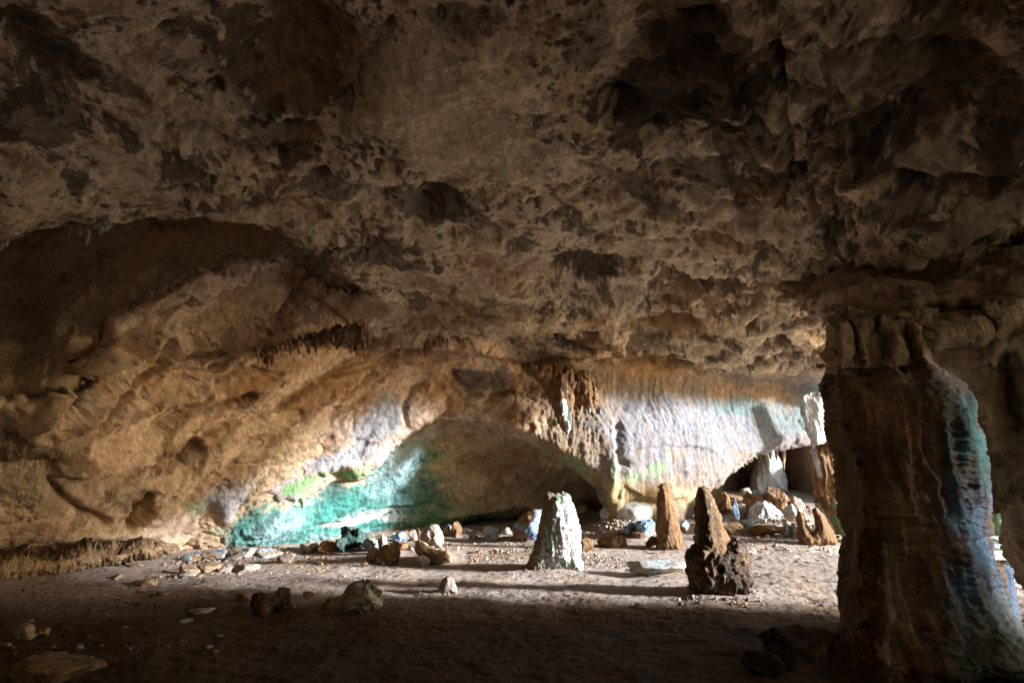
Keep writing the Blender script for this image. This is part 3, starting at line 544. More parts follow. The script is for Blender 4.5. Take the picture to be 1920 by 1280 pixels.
#STONES-BEGIN
# ----------------------------------------------------------------- formations traced at their own distance, with real thickness
def depth_of(px, py, Y):
    rx, ry, rz = ray(px, py); return Y / ry
def traced(name, poly, Y, T_, color, disp, mat=None, step=1.6, w=None, jag=(2.0, 12), bulge=None, parent=None, vjag=0):
    p = np.array(poly, float); x0, y0 = p.min(0) - 4 * step; x1, y1 = p.max(0) + 4 * step
    xs, ys = np.arange(x0, x1, step), np.arange(y0, y1, step); PX, PY = np.meshgrid(xs, ys)
    S = sdf(PX, PY, poly); S = S + jag[0] * px_noise(PX + 7 * p[0, 0], PY + 3 * p[0, 1], jag[1], 3)
    if vjag: S = S + vjag * px_noise(PX * 4.0, PY * .15, 14, 2)
    gx, gy = np.gradient(S, step, axis=1), np.gradient(S, step, axis=0); g2 = np.maximum(gx * gx + gy * gy, .3)
    near = np.abs(S) < 1.1 * step
    PX = np.where(near, PX - S * gx / g2, PX); PY = np.where(near, PY - S * gy / g2, PY); S = np.where(near & (S < .75 * step), 0, S)
    ok = S >= 0
    ww = w or max(S.max() * .95, 2 * step)
    u = np.clip(S / ww, 0, 1); h = T_ * np.sqrt(np.clip(1 - (1 - u) ** 2, 0, 1))
    Yc = Y(PX, PY) if callable(Y) else np.full(PX.shape, float(Y))
    hb = h if bulge is None else h * bulge(PX, PY)
    Fp = at(PX, PY, Yc - hb); Bp = at(PX, PY, Yc) + np.stack([0 * h, h, 0 * h], -1)
    sh = PX.shape; I = np.arange(PX.size).reshape(sh)
    q = np.stack([I[:-1, :-1], I[:-1, 1:], I[1:, 1:], I[1:, :-1]], -1).reshape(-1, 4); q = q[ok.ravel()[q].all(1)]
    rim = np.stack([-gx, 0 * gx, gy], -1); rim /= np.linalg.norm(rim, axis=-1, keepdims=True) + 1e-9
    out, cols = [], []
    for G, sgn in ((Fp, -1), (Bp, 1)):
        n = np.cross(np.gradient(G, axis=1), np.gradient(G, axis=0)); n /= np.linalg.norm(n, axis=-1, keepdims=True) + 1e-9
        n = np.where((n[..., 1:2] * sgn) < 0, -n, n); n = np.where(S[..., None] <= 0, rim, n)
        Pf = G.reshape(-1, 3)
        dd = disp(Pf); dd = dd - np.median(dd[S.ravel() > -2]); Pf = Pf + n.reshape(-1, 3) * dd[:, None]
        out.append(Pf); cols.append(color(G.reshape(-1, 3), PX.ravel(), PY.ravel(), n.reshape(-1, 3)))
    n_ = PX.size; bi = np.where(S.ravel() <= 0, np.arange(n_), np.arange(n_) + n_)
    qq = np.concatenate([q, bi[q][:, ::-1]])
    # faces wind outward: front faces seen from -Y
    v, f, k = compact(np.concatenate(out), qq, np.concatenate(cols))
    a_, b_, c_ = v[f[:, 0]], v[f[:, 1]], v[f[:, 2]]
    return mesh_obj(name, v, f, mat or M_DRIP, k, parent)
def drip_disp(flute=.05, lump=.08, fine=.015, ripple=0.0, fs=3.0, off=0.0):
    def f(P):
        w = P + .1 * np.stack([fbm(P, 1.5, 2, .5, o_) for o_ in (5., 21., 47.)], -1)
        d = lump * fbm(w, 1.6, 3, .5, off) + flute * ridged(w * np.array([1, 1, .2]), fs, 3, .5, off) + fine * fbm(P, 14, 3, .6)
        if ripple: d = d + ripple * ridged(w * np.array([.8, .8, 3.5]), 4.5, 2, .5)
        return d
    return f
def pal(base, layers, sc1=2.5, stretch=(1, 1, .35), seed=0.0):
    """layers: (key, low, high, strength) on one noise"""
    def f(P, px, py, n):
        a = fbm(P * np.array(stretch), sc1, 4, .6, 13. + seed); b = fbm(P, sc1 * 3, 3, .6, 31. + seed)
        c = np.tile(C[base], (len(P), 1))
        for i, (key, lo_, hi_, s_) in enumerate(layers):
            t = a if i % 2 == 0 else b
            c = mixc(c, key, sstep(lo_, hi_, t + .3 * (b if i % 2 == 0 else a)) * s_)
        return c * (.93 + .25 * b[:, None])
    return f
def lr(rows):
    return [(l, y) for y, l, r in rows] + [(r, y) for y, l, r in rows[::-1]]
def streaks(c, P, px, py, key, lines, s, off=0.0):
    n = fbm(P * np.array([1, 1, .5]), 9, 3, .6, 3. + off); n2 = ridged(P * np.array([1, 1, .3]), 7, 2, .5, off)
    for pts, w_ in lines:
        d = seg_dist(px, py, pts, False); c = mixc(c, key, sstep(.45, .75, np.exp(-(d / w_) ** 2) * (.85 + .5 * n2) + .25 * n) * s)
    return c

# the big column
Yb = 5.75
COLP = [(690, 1560, 1742), (704, 1550, 1775), (722, 1548, 1805), (760, 1552, 1828), (800, 1560, 1837), (850, 1574, 1842), (900, 1584, 1846), (950, 1590, 1848), (1000, 1592, 1850), (1050, 1590, 1856), (1100, 1591, 1868), (1150, 1590, 1892), (1200, 1588, 1932), (1250, 1585, 1985), (1310, 1580, 2030)]
def col_color(P, px, py, n):  # teal and blue flank streaks are skylight painted into the rock
    c = pal('brown', [('dark', -.1, .35, .8), ('ochre', .2, .5, .5), ('tan', .25, .5, .6), ('dark', .2, .45, .7)])(P, px, py, n)
    c = streaks(c, P, px, py, 'dteal', [([(1768, 720), (1775, 800), (1784, 860), (1800, 960), (1812, 1100), (1850, 1180)], 6), ([(1815, 735), (1825, 820), (1838, 920)], 7), ([(1800, 760), (1806, 850)], 5), ([(1660, 1030), (1668, 1090)], 4)], .7)
    c = streaks(c, P, px, py, 'sky_slate', [([(1830, 920), (1842, 1000), (1846, 1080), (1866, 1150)], 9), ([(1812, 950), (1826, 1060), (1830, 1120)], 7)], .9, 5.)
    c = streaks(c, P, px, py, 'lgrey', [([(1690, 1060), (1700, 1120), (1712, 1180)], 4), ([(1655, 1020), (1668, 1090), (1672, 1160), (1655, 1230)], 8), ([(1640, 1085), (1665, 1110)], 5), ([(1640, 1200), (1665, 1240)], 4), ([(1755, 690), (1790, 730)], 8)], .45, 9.)
    fk_ = sstep(1745, 1800, px) * sstep(700, 760, py); a1 = ridged(P * np.array([1, 1, .22]), 7, 3, .5, 2.) + .5 * fbm(P * np.array([1, 1, .4]), 3, 3, .5, 9.)
    c = mixc(c, 'dark', fk_ * .8); lowf = sstep(880, 960, py)
    c = mixc(c, 'dteal', fk_ * sstep(.36, .52, a1) * .95 * (1 - lowf)); c = mixc(c, 'sky_slate', fk_ * sstep(.34, .5, a1) * .95 * lowf * sstep(1180, 1100, py)); c = mixc(c, 'teal', fk_ * sstep(.6, .8, a1) * .25)
    ap = sstep(1090, 1200, py) * sstep(1770, 1850, px); a = ridged(P * np.array([1, 1, .4]), 7, 2, .5)
    c = mixc(c, 'dteal', ap * sstep(-.3, .3, a) * .8); c = mixc(c, 'grey', ap * sstep(.2, .6, a) * .6)
    return c
B_ = 'boulder'
cl = empty('rock_column', at(1700, 1240, Yb)); props(cl, 'massive dark brown rock column with blue and teal skylight painted in streaks down its flank', 'rock column')
def kid(o, parent):
    o.parent = parent; o.location = tuple(-x for x in parent.location); return o
dcol = drip_disp(.05, .09, .02, .022, 2.6)
def col_disp(P):
    return dcol(P) - .06 * sstep(.5, .2, worley(P * np.array([1.2, 1.2, .5]), 2.2)) - .03 * np.exp(-((P[:, 2] - 1.02) / .03) ** 2)
def col_bulge(px, py): return 1 + .55 * sstep(1080, 1280, py) + .25 * sstep(950, 1000, py) * sstep(1640, 1600, px)
kid(traced('shaft', lr([(y_, l_ + 13, r_ + 5) for y_, l_, r_ in COLP]), Yb, .62, col_color, col_disp, step=1.7, w=70, jag=(3, 26), bulge=col_bulge), cl)
stub = pal('beige', [('brown', .0, .4, .85), ('pale', .3, .55, .5), ('ochre', .15, .5, .5)], 2.2)
dst0 = drip_disp(.07, .16, .025, .012, 3)
def dst(P): return dst0(P) + .05 * fbm(P, 3, 3, .55, 4.)
kid(traced('neck', [(1564, 580), (1745, 580), (1744, 640), (1752, 712), (1566, 712), (1570, 650)], Yb + .35, .3, stub, dst, jag=(4, 20), w=40), cl)
for poly in ([(1556, 590), (1580, 585), (1602, 588), (1600, 640), (1592, 690), (1584, 704), (1568, 704), (1561, 660), (1557, 630)],
             [(1598, 586), (1640, 588), (1634, 630), (1632, 662), (1622, 684), (1608, 676), (1604, 640)],
             [(1640, 586), (1704, 586), (1698, 630), (1696, 664), (1682, 688), (1662, 692), (1656, 668), (1664, 640), (1650, 620)],
             [(1700, 590), (1724, 596), (1738, 640), (1750, 706), (1728, 706), (1716, 660), (1706, 640)]):
    kid(traced('hanging_stub', poly, Yb + .1, .26, stub, dst, jag=(6, 22), w=30), cl)
strk_pal = lambda P, px, py, n: streaks(pal('pale', [('brown', .1, .45, .8), ('pale', .2, .5, .5)], 2.2)(P, px, py, n), P, px, py, 'pale', [([(1784, 600), (1780, 640)], 4), ([(1840, 590), (1843, 640)], 7), ([(1825, 595), (1822, 640)], 3), ([(1868, 600), (1864, 690)], 6), ([(1890, 575), (1878, 650)], 6)], .9)
props(traced('flowstone_curtain', [(1738, 606), (1760, 594), (1800, 586), (1845, 582), (1860, 596), (1862, 625), (1852, 645), (1836, 648), (1812, 640), (1790, 641), (1768, 652), (1748, 657), (1736, 640)], 6.05, .24, strk_pal, dst, jag=(4, 16), w=22),
      'thick hanging flowstone lobe with cream streaks just beside the top of the big column', 'flowstone')
props(traced('flowstone_curtain', [(1846, 566), (1880, 560), (1913, 562), (1902, 598), (1890, 640), (1878, 668), (1872, 690), (1858, 694), (1852, 668), (1864, 640), (1868, 606), (1858, 585)], 6.0, .14, strk_pal, dst, jag=(3, 12)),
      'narrow cream streaked flowstone curtain tapering to a point, next to the thick lobe', 'flowstone')
props(traced('flowstone_lump', [(1792, 690), (1806, 678), (1838, 676), (1862, 684), (1856, 700), (1838, 706), (1812, 708), (1798, 704)], 6.5, .14, pal('beige', [('brown', .1, .5, .7), ('yel', .1, .5, .6)]), dst, jag=(2, 8)),
      'small yellowish flowstone lump on the wall below the hanging lobe', 'flowstone')
def btm_color(key):
    def f(P, px, py, n):
        c = pal('brown', [('dark', -.1, .3, .8), ('tan', .3, .55, .4)])(P, px, py, n)
        return streaks(c, P, px, py, key, [([(1888, 1055), (1896, 1100), (1910, 1150), (1918, 1190)], 7)], .9)  # blue streak is skylight painted along its edge
    return f
props(traced('stalagmite', [(1848, 1066), (1862, 1054), (1884, 1056), (1896, 1068), (1902, 1100), (1914, 1140), (1930, 1200), (1850, 1215), (1838, 1150), (1844, 1100)], 5.9, .26, btm_color('sky_slate'), drip_disp(.04, .06, .015, .01, 3.5), jag=(2, 14)),
      'short dark stalagmite stub with a blue streak, at the foot of the big column', 'stalagmite')

# stalagmites on the floor
def stal(name, rows, base, T_, color, disp, label, step=1.3, jag=(2, 10), dy=0.0, cat='stalagmite', Y=None, **k):
    X, Yf, zf = on_floor(*base); Y = Y or Yf + T_ * .55 + dy
    return props(traced(name, lr(rows) if len(rows[0]) == 3 else rows, Y, T_, color, disp, step=step, jag=jag, **k), label, cat)
def white_color(P, px, py, n):
    a = ridged(P * np.array([1, 1, .3]), 4.5, 3, .6, 3.); b = fbm(P * np.array([1, 1, .5]), 8, 4, .65, 7.); d = fbm(P, 22, 3, .6)
    c = np.tile(C['white'], (len(P), 1)) * .72; c = mixc(c, 'green', sstep(-.05, .3, fbm(P * np.array([1, 1, .4]), 5, 3, .6, 17.)) * .75); c = mixc(c, 'dteal', sstep(.15, .4, fbm(P * np.array([1, 1, .5]), 9, 3, .6, 27.)) * .55)
    c = mixc(c, 'brown', sstep(.0, .22, -a + .6 * b) * .8); c = mixc(c, 'dark', sstep(.10, .28, d + .4 * b) * .75); c = mixc(c, 'brown', sstep(1012, 996, px - .25 * (1065 - py)) * .9)  # last brown mix paints the shaded left side
    return c
stal('stalagmite', [(924, 1026, 1060), (930, 1020, 1070), (940, 1018, 1074), (955, 1015, 1079), (975, 1010, 1086), (1000, 1007, 1089), (1025, 1000, 1090), (1045, 993, 1091), (1058, 988, 1093), (1067, 985, 1095), (1075, 978, 1100)], (1040, 1066), .36, white_color, drip_disp(.06, .05, .02, .012, 4.5), 'broad white stalagmite streaked with green, standing alone in full light')
stal('stalagmite', [(905, 1238, 1250), (912, 1235, 1258), (935, 1233, 1262), (965, 1231, 1268), (990, 1230, 1275), (1012, 1230, 1280), (1036, 1232, 1282)], (1255, 1031), .26, pal('brown', [('dark', -.05, .4, .7), ('ochre', .15, .5, .5), ('tan', .25, .55, .5)], 3), drip_disp(.05, .05, .015, .012, 4.5), 'tall slim reddish brown stalagmite before the pale flowstone wall')
Xs, Ys, zs = on_floor(1350, 1120)
e = empty('stalagmite', (Xs, Ys + .3, zs)); props(e, 'tallest spire, its shade painted dark, rising off a lumpy boulder base', 'stalagmite')
sp_c = pal('brown', [('dark', -.1, .35, .75), ('grey', .05, .4, .6), ('brown', .2, .5, .5), ('tan', .35, .55, .4)], 4, (1, 1, .6))  # shade on the spire put into a darker brown
kid(traced('spire', [(1309, 914), (1320, 910), (1330, 914), (1338, 930), (1344, 948), (1350, 965), (1351, 985), (1358, 1000), (1368, 1016), (1386, 1034), (1390, 1062), (1360, 1085), (1320, 1085), (1298, 1058), (1302, 1016), (1307, 985), (1307, 960), (1306, 935)], Ys + .36, .30, sp_c, drip_disp(.05, .06, .02, .01, 4.5), step=1.3), e)
def base_disp(P): return drip_disp(.05, .12, .025, 0, 4)(P) - .06 * sstep(.42, .12, worley(P, 5.5)) + .04 * fbm(P, 6, 3)
kid(traced('boulder_base', [(1290, 1040), (1298, 1024), (1312, 1016), (1330, 1016), (1352, 1014), (1376, 1015), (1390, 1020), (1398, 1036), (1402, 1052), (1408, 1068), (1416, 1078), (1419, 1094), (1408, 1102), (1398, 1112), (1384, 1122), (1360, 1130), (1330, 1130), (1302, 1120), (1296, 1090), (1292, 1055)], Ys + .40, .40, pal('dark', [('brown', -.1, .35, .6), ('grey', .05, .4, .6), ('brown', .2, .5, .5), ('tan', .35, .55, .4)], 4, (1, 1, .8)), base_disp, M_STONE, step=1.3, jag=(3, 10)), e)
stal('stalagmite', [(1079, 836, 843), (1086, 829, 850), (1096, 825, 854), (1106, 820, 856), (1116, 814, 860)], (838, 1111), .13, pal('pink', [('brown', .1, .45, .7), ('lgrey', -.1, .4, .6)], 6), drip_disp(.01, .03, .01, .004, 6), 'knee-high pale stub of a stalagmite alone on the open floor', step=.9, jag=(1, 6))
twin = [(1494, 968), (1500, 958), (1508, 966), (1514, 985), (1522, 998), (1530, 990), (1528, 972), (1524, 956), (1532, 950), (1545, 962), (1556, 985), (1566, 1005), (1572, 1022), (1540, 1026), (1508, 1028), (1500, 1005)]
stal('stalagmite', twin, (1530, 1022), .22, pal('brown', [('dark', .0, .4, .8), ('ochre', .2, .5, .5)], 3), drip_disp(.04, .05, .015, .0, 4), 'broken brown double stump with a notch between its two points', step=1.2, jag=(1.5, 9))
def slab_color(P, px, py, n):
    c = pal('brown', [('dark', .0, .4, .8), ('ochre', .1, .4, .6), ('tan', .25, .5, .5)], 2.6)(P, px, py, n)
    return streaks(c, P, px, py, 'white', [([(1524, 836), (1530, 860), (1537, 888)], 7), ([(1533, 945), (1548, 968), (1560, 990)], 4)], 1.)
stal('rock_slab', [(1556, 824), (1578, 828), (1590, 856), (1600, 895), (1606, 960), (1606, 1012), (1580, 1016), (1560, 1000), (1540, 978), (1530, 945), (1524, 905), (1519, 868), (1522, 846), (1536, 836)], (1570, 1012), .35, slab_color, drip_disp(.07, .1, .02, .0, 3), 'tall leaning reddish rock slab with a white drip down its near edge, beside the big column', step=1.3, cat='rock slab', dy=.5)
stal('flowstone_drip', [(1500, 742), (1520, 736), (1552, 736), (1556, 800), (1545, 826), (1538, 850), (1540, 884), (1530, 888), (1526, 850), (1522, 830), (1508, 800), (1503, 770)], (1540, 1010), .25, pal('white', [('tan', .15, .4, .8), ('teal', .2, .5, .4)], 3), drip_disp(.1, .08, .02, .0, 3), 'white and mint flowstone drip hanging over the leaning slab', step=1.5, cat='flowstone', Y=18.6)
stal('stalagmite', [(1430, 842), (1456, 842), (1462, 860), (1470, 880), (1478, 905), (1480, 925), (1404, 930), (1410, 900), (1418, 870)], (1440, 962), .6, pal('white', [('lgrey', -.1, .4, .6), ('dark', .3, .5, .8), ('dteal', .25, .5, .3)], 1.6), drip_disp(.12, .12, .03, .0, 2), 'large white flowstone cone at the back of the far chamber above the boulder pile', step=1.4, Y=22.8)
for poly, lab in (([(1440, 838), (1447, 838), (1448, 850), (1445, 862), (1441, 850)], 'thin brown stalactite hanging in the chamber, beside the white cone'), ([(1464, 836), (1474, 836), (1473, 860), (1470, 884), (1466, 862)], 'longest pale stalactite hanging in the chamber, over the dark gap'), ([(1452, 836), (1461, 836), (1459, 856), (1456, 866), (1453, 850)], 'short ochre stalactite hanging in the chamber between two others')):
    props(traced('stalactite', poly, 21.2, .12, pal('tan', [('brown', 0, .4, .7), ('pale', .2, .5, .6)]), drip_disp(.02, .03, .01), step=1.1, jag=(1, 8)), lab, 'stalactite', 'stalactites in the far chamber')
# hanging block at the centre
def hang_color(P, px, py, n):
    c = pal('brown', [('dark', .0, .35, .7), ('tan', .1, .5, .7), ('pale', .35, .6, .6)], 2.2)(P, px, py, n)
    c = streaks(c, P, px, py, 'teal', [([(1062, 765), (1066, 806)], 9)], .5); c = streaks(c, P, px, py, 'white', [([(1056, 752), (1062, 790), (1066, 806)], 6), ([(1078, 762), (1080, 780)], 3), ([(1104, 762), (1108, 772)], 4)], .8, 4.)
    return c
e = empty('stalactite', at(1060, 690, 14.3)); props(e, 'ragged dark stalactite block with a pale mint tip hanging before the flowstone wall', 'stalactite')
kid(traced('main_spike', [(978, 684), (1020, 680), (1070, 690), (1078, 720), (1076, 760), (1075, 806), (1062, 812), (1050, 800), (1040, 776), (1032, 752), (1020, 728), (1000, 708)], 14.5, .32, hang_color, drip_disp(.1, .1, .03, .0, 3), step=1.4, jag=(3, 12), vjag=3), e)
kid(traced('side_lobe', [(1060, 690), (1100, 696), (1120, 724), (1124, 748), (1116, 764), (1104, 776), (1092, 762), (1082, 784), (1074, 760), (1064, 730)], 14.7, .28, hang_color, drip_disp(.1, .12, .03, .0, 4), step=1.4, jag=(4, 9), vjag=4), e)

# stalactite fringes
_cone_rs = np.random.RandomState(3)
def cone(name, top, bot, Y, wpx, color, parent):
    (x0, y0), (x1, y1) = top, bot; rs = _cone_rs
    a, b = at(x0, y0, Y), at(x1, y1, Y); r = wpx / 960 * depth_of(x0, y0, Y) / 2
    N_, K = 12, 16; t = np.linspace(0, 1, K); th = np.linspace(0, 2 * math.pi, N_, endpoint=False)
    rad = r * (1.15 - t) ** .8 * (1 + .2 * np.sin(t * 9 + rs.rand() * 6)); rad[-1] = r * .05
    ctr = a[None] + t[:, None] * (b - a)[None]
    V = ctr[:, None] + rad[:, None, None] * np.stack([np.cos(th), np.sin(th), 0 * th], -1)[None]
    V = V.reshape(-1, 3); V = V + .25 * r * np.stack([fbm(V, 5 / max(r * 8, .3), 2, .5, o_) for o_ in (1., 9., 23.)], -1)
    I = np.arange(K * N_).reshape(K, N_); J = np.roll(I, -1, 1)
    q = np.stack([I[:-1], I[1:], J[1:], J[:-1]], -1).reshape(-1, 4)
    o = mesh_obj(name, V, q, M_DRIP, color(V, V[:, 0], V[:, 1], V)); return kid(o, parent) if parent else o
def fringe(label, drape, Y, T_, tips, cpal, vj=5):
    T_ = .09; Yf_ = Y if callable(Y) else (lambda px, py, Y=Y: np.full(np.shape(px), float(Y))); e = empty('stalactite_cluster', at(drape[0][0], drape[0][1], float(Yf_(drape[0][0], 0)))); props(e, label, 'stalactites', 'stalactite fringes')
    kid(traced('drapery', drape, Y, T_, cpal, drip_disp(.10, .06, .02, .0, 6), step=1.3, jag=(2, 8), vjag=vj * 1.8), e)
    for x, y0, y1, w_ in tips: cone('tip', (x, y0), (x + random.Random(x).uniform(-2, 2), y1 + random.Random(x + 5).uniform(-7, 12)), float(Yf_(x, 0)) - .05, w_ + 1.5, cpal, e)
dk = pal('tan', [('brown', -.3, .1, .9), ('dark', .1, .4, .6), ('dark', .0, .35, .6)], 5, (1, 1, .2))
fringe('long dark fringe of stalactites under the ledge across the middle of the slope', [(478, 655), (520, 645), (560, 633), (610, 618), (650, 608), (686, 604), (692, 640), (684, 655), (660, 655), (640, 648), (612, 642), (590, 650), (570, 645), (545, 640), (520, 655), (508, 680), (498, 680), (486, 668)], lambda px, py: np.interp(px, [480, 560, 690], [10.75, 11.05, 11.3]), .14, [(484, 655, 674, 7), (492, 660, 682, 8), (502, 660, 688, 9), (512, 655, 680, 7), (528, 648, 664, 6), (544, 640, 654, 6), (560, 638, 656, 7), (578, 640, 662, 9), (594, 640, 656, 6), (612, 636, 650, 6), (630, 640, 656, 6), (646, 645, 660, 7), (660, 648, 662, 6), (672, 645, 664, 6), (682, 630, 670, 6), (690, 610, 652, 5)], dk)
fringe('smaller brown fringe of stalactites to the side of the long dark fringe', [(766, 630), (790, 624), (820, 622), (836, 630), (834, 648), (815, 650), (800, 656), (786, 650), (772, 644)], 13.3, .14, [(770, 634, 648, 5), (776, 634, 654, 6), (786, 640, 664, 6), (797, 640, 668, 6), (806, 640, 658, 5), (818, 640, 654, 5), (830, 634, 650, 5)], dk)
fringe('pale twisted stalactites under the lip where the ceiling meets the hollow', [(120, 418), (150, 412), (200, 412), (215, 420), (190, 432), (172, 436), (150, 432), (130, 432)], 6.75, .10, [(165, 425, 454, 9), (150, 425, 440, 6), (178, 425, 438, 6), (130, 424, 436, 5)], pal('lgrey', [('brown', .1, .5, .7), ('ochre', .2, .5, .5)]), 2)
fringe('grey ragged stalactites hanging at the far end of the lip, nearest the dark edge', [(-40, 440), (0, 432), (30, 428), (50, 426), (36, 440), (16, 452), (-10, 462), (-40, 470)], 6.4, .12, [(14, 440, 458, 8), (4, 445, 470, 7), (34, 432, 446, 6)], pal('lgrey', [('brown', .1, .5, .7), ('grey', .0, .4, .6)]), 3)
# low flowstone ledge along the foot of the slope
led = [(-60, 1030), (0, 1040), (50, 1020), (110, 1030), (160, 1012), (220, 1020), (262, 1006), (300, 1018), (318, 1034), (296, 1046), (262, 1049), (236, 1058), (205, 1066), (180, 1070), (150, 1076), (112, 1090), (96, 1084), (70, 1090), (30, 1096), (-60, 1112)]
props(traced('flowstone_ledge', led, lambda px, py: np.interp(px, [-60, 110, 300], [8.7, 9.5, 11.6]), .75, pal('tan', [('brown', -.1, .3, .8), ('yel', .0, .4, .6)], 3), drip_disp(.05, .16, .03, .0, 4), step=1.6, jag=(5, 30), vjag=3.5, w=26), 'low yellowish flowstone ledge with a drip fringe along the foot of the sloping wall', 'flowstone ledge')

# ----------------------------------------------------------------- loose rocks
import bmesh
_ico = {}
def ico(s):
    if s not in _ico:
        b = bmesh.new(); bmesh.ops.create_icosphere(b, subdivisions=s, radius=1.0)
        b.verts.ensure_lookup_table()
        _ico[s] = (np.array([v.co[:] for v in b.verts]), np.array([[v.index for v in f.verts] for f in b.faces])); b.free()
    return _ico[s]
KIND = {'black': ('dark', [('brown', .1, .45, .5), ('grey', .3, .5, .4)]), 'tan': ('tan', [('brown', .1, .4, .7), ('pale', .1, .4, .6)]), 'brown': ('brown', [('dark', .0, .4, .7), ('tan', .1, .4, .6)]), 'dark': ('brown', [('dark', -.3, .2, .9), ('yel', .25, .5, .5)]),
        'pink': ('pink', [('brown', .15, .45, .8), ('lgrey', .1, .5, .6), ('dark', .3, .5, .6)]), 'blue': ('brown', [('pblue', -.05, .1, .95), ('blue', .05, .3, .6)]), 'sky_blue': ('brown', [('blue', -.25, -.05, .95), ('pblue', .1, .3, .7)]),  # blue kinds: skylight on lit faces painted into the stone
        'teal': ('tan', [('pblue', -.2, .05, .9), ('brown', .15, .35, .8), ('teal', .1, .5, .6)]), 'dteal': ('dteal', [('dark', .05, .3, .8), ('tan', .15, .4, .6)]), 'white': ('white', [('brown', .1, .3, .9), ('lgrey', .1, .5, .6), ('dark', .25, .4, .8)]),
        'grey': ('lgrey', [('brown', .1, .4, .7), ('pale', .2, .5, .4)]), 'mint': ('lgrey', [('pblue', -.05, .25, .7), ('tan', .1, .4, .8)]), 'orange': ('ochre', [('brown', .0, .4, .7), ('pale', .2, .45, .7)]), 'green': ('brown', [('green', -.2, .0, .9), ('teal', .0, .3, .7), ('white', .3, .5, .6)])}
def stone_shape(seed, sub, planes=16, sharp=26, rough=.10):
    rs = np.random.RandomState(seed); D, Fc = ico(sub)
    n = rs.normal(size=(planes, 3)); n /= np.linalg.norm(n, axis=1)[:, None]; d = rs.uniform(.42, .85, planes)
    k = np.maximum(D @ n.T / d, 0.0); r = (np.sum(k ** sharp, 1) + .95 ** sharp) ** (-1 / sharp)
    o = seed * 3.1; V = D * r[:, None]
    V = V + .5 * rough * np.stack([fbm(V, 1.5, 2, .5, o + q_) for q_ in (0., 7., 19.)], -1)
    V = V * (1 + rough * fbm(V, 2.0, 3, .55, o) + rough * .5 * ridged(V, 3.5, 3, .6, o) + rough * .45 * fbm(V, 9, 4, .65, o) - rough * .9 * sstep(.3, .1, worley(V, 3.2, o)))[:, None]
    lo_, hi_ = V.min(0), V.max(0); return (V - (lo_ + hi_) / 2) / (hi_ - lo_), Fc
def rock(px, py, w, h, kind, label, cat='rock', seed=None, deep=.85, group=None, name=None, lean=0, sub=None, rough=.16, planes=16, up=0.0):
    seed = seed if seed is not None else int(px * 7 + py) % 9973
    X, Y, z = on_floor(px, py); k = depth_of(px, py, Y) / 960
    W_, H_ = w * k * 1.14, h * k * 1.26; Dp = W_ * deep
    V, Fc = stone_shape(seed, sub or (5 if w > 26 else 4), planes, 26, rough)
    a = math.radians(lean); V = np.c_[V[:, 0] * math.cos(a) + V[:, 2] * math.sin(a), V[:, 1], -V[:, 0] * math.sin(a) + V[:, 2] * math.cos(a)] if lean else V
    lo_, hi_ = V.min(0), V.max(0); V = (V - (lo_ + hi_) / 2) / (hi_ - lo_)
    V = V * np.array([W_, Dp, H_]); sink = .16 * H_; V[:, 2] += H_ / 2 - sink + up
    base, lay = KIND[kind]; c = pal(base, lay, 2.2 / max(W_, .15) ** .6, (1, 1, .8), seed * .37)(V, V[:, 0], V[:, 1], V)
    o = mesh_obj(name or ('boulder' if max(W_, H_) > .5 else 'stone'), V, Fc, M_STONE, c)
    o.location = (X, Y + Dp * .35, z)
    return props(o, label, cat if name or max(W_, H_) > .5 else 'stone', group)
B_, G1, G2, G3 = 'boulder', 'rubble along the back of the floor', 'boulder pile in the far chamber', 'stones scattered on the near floor'
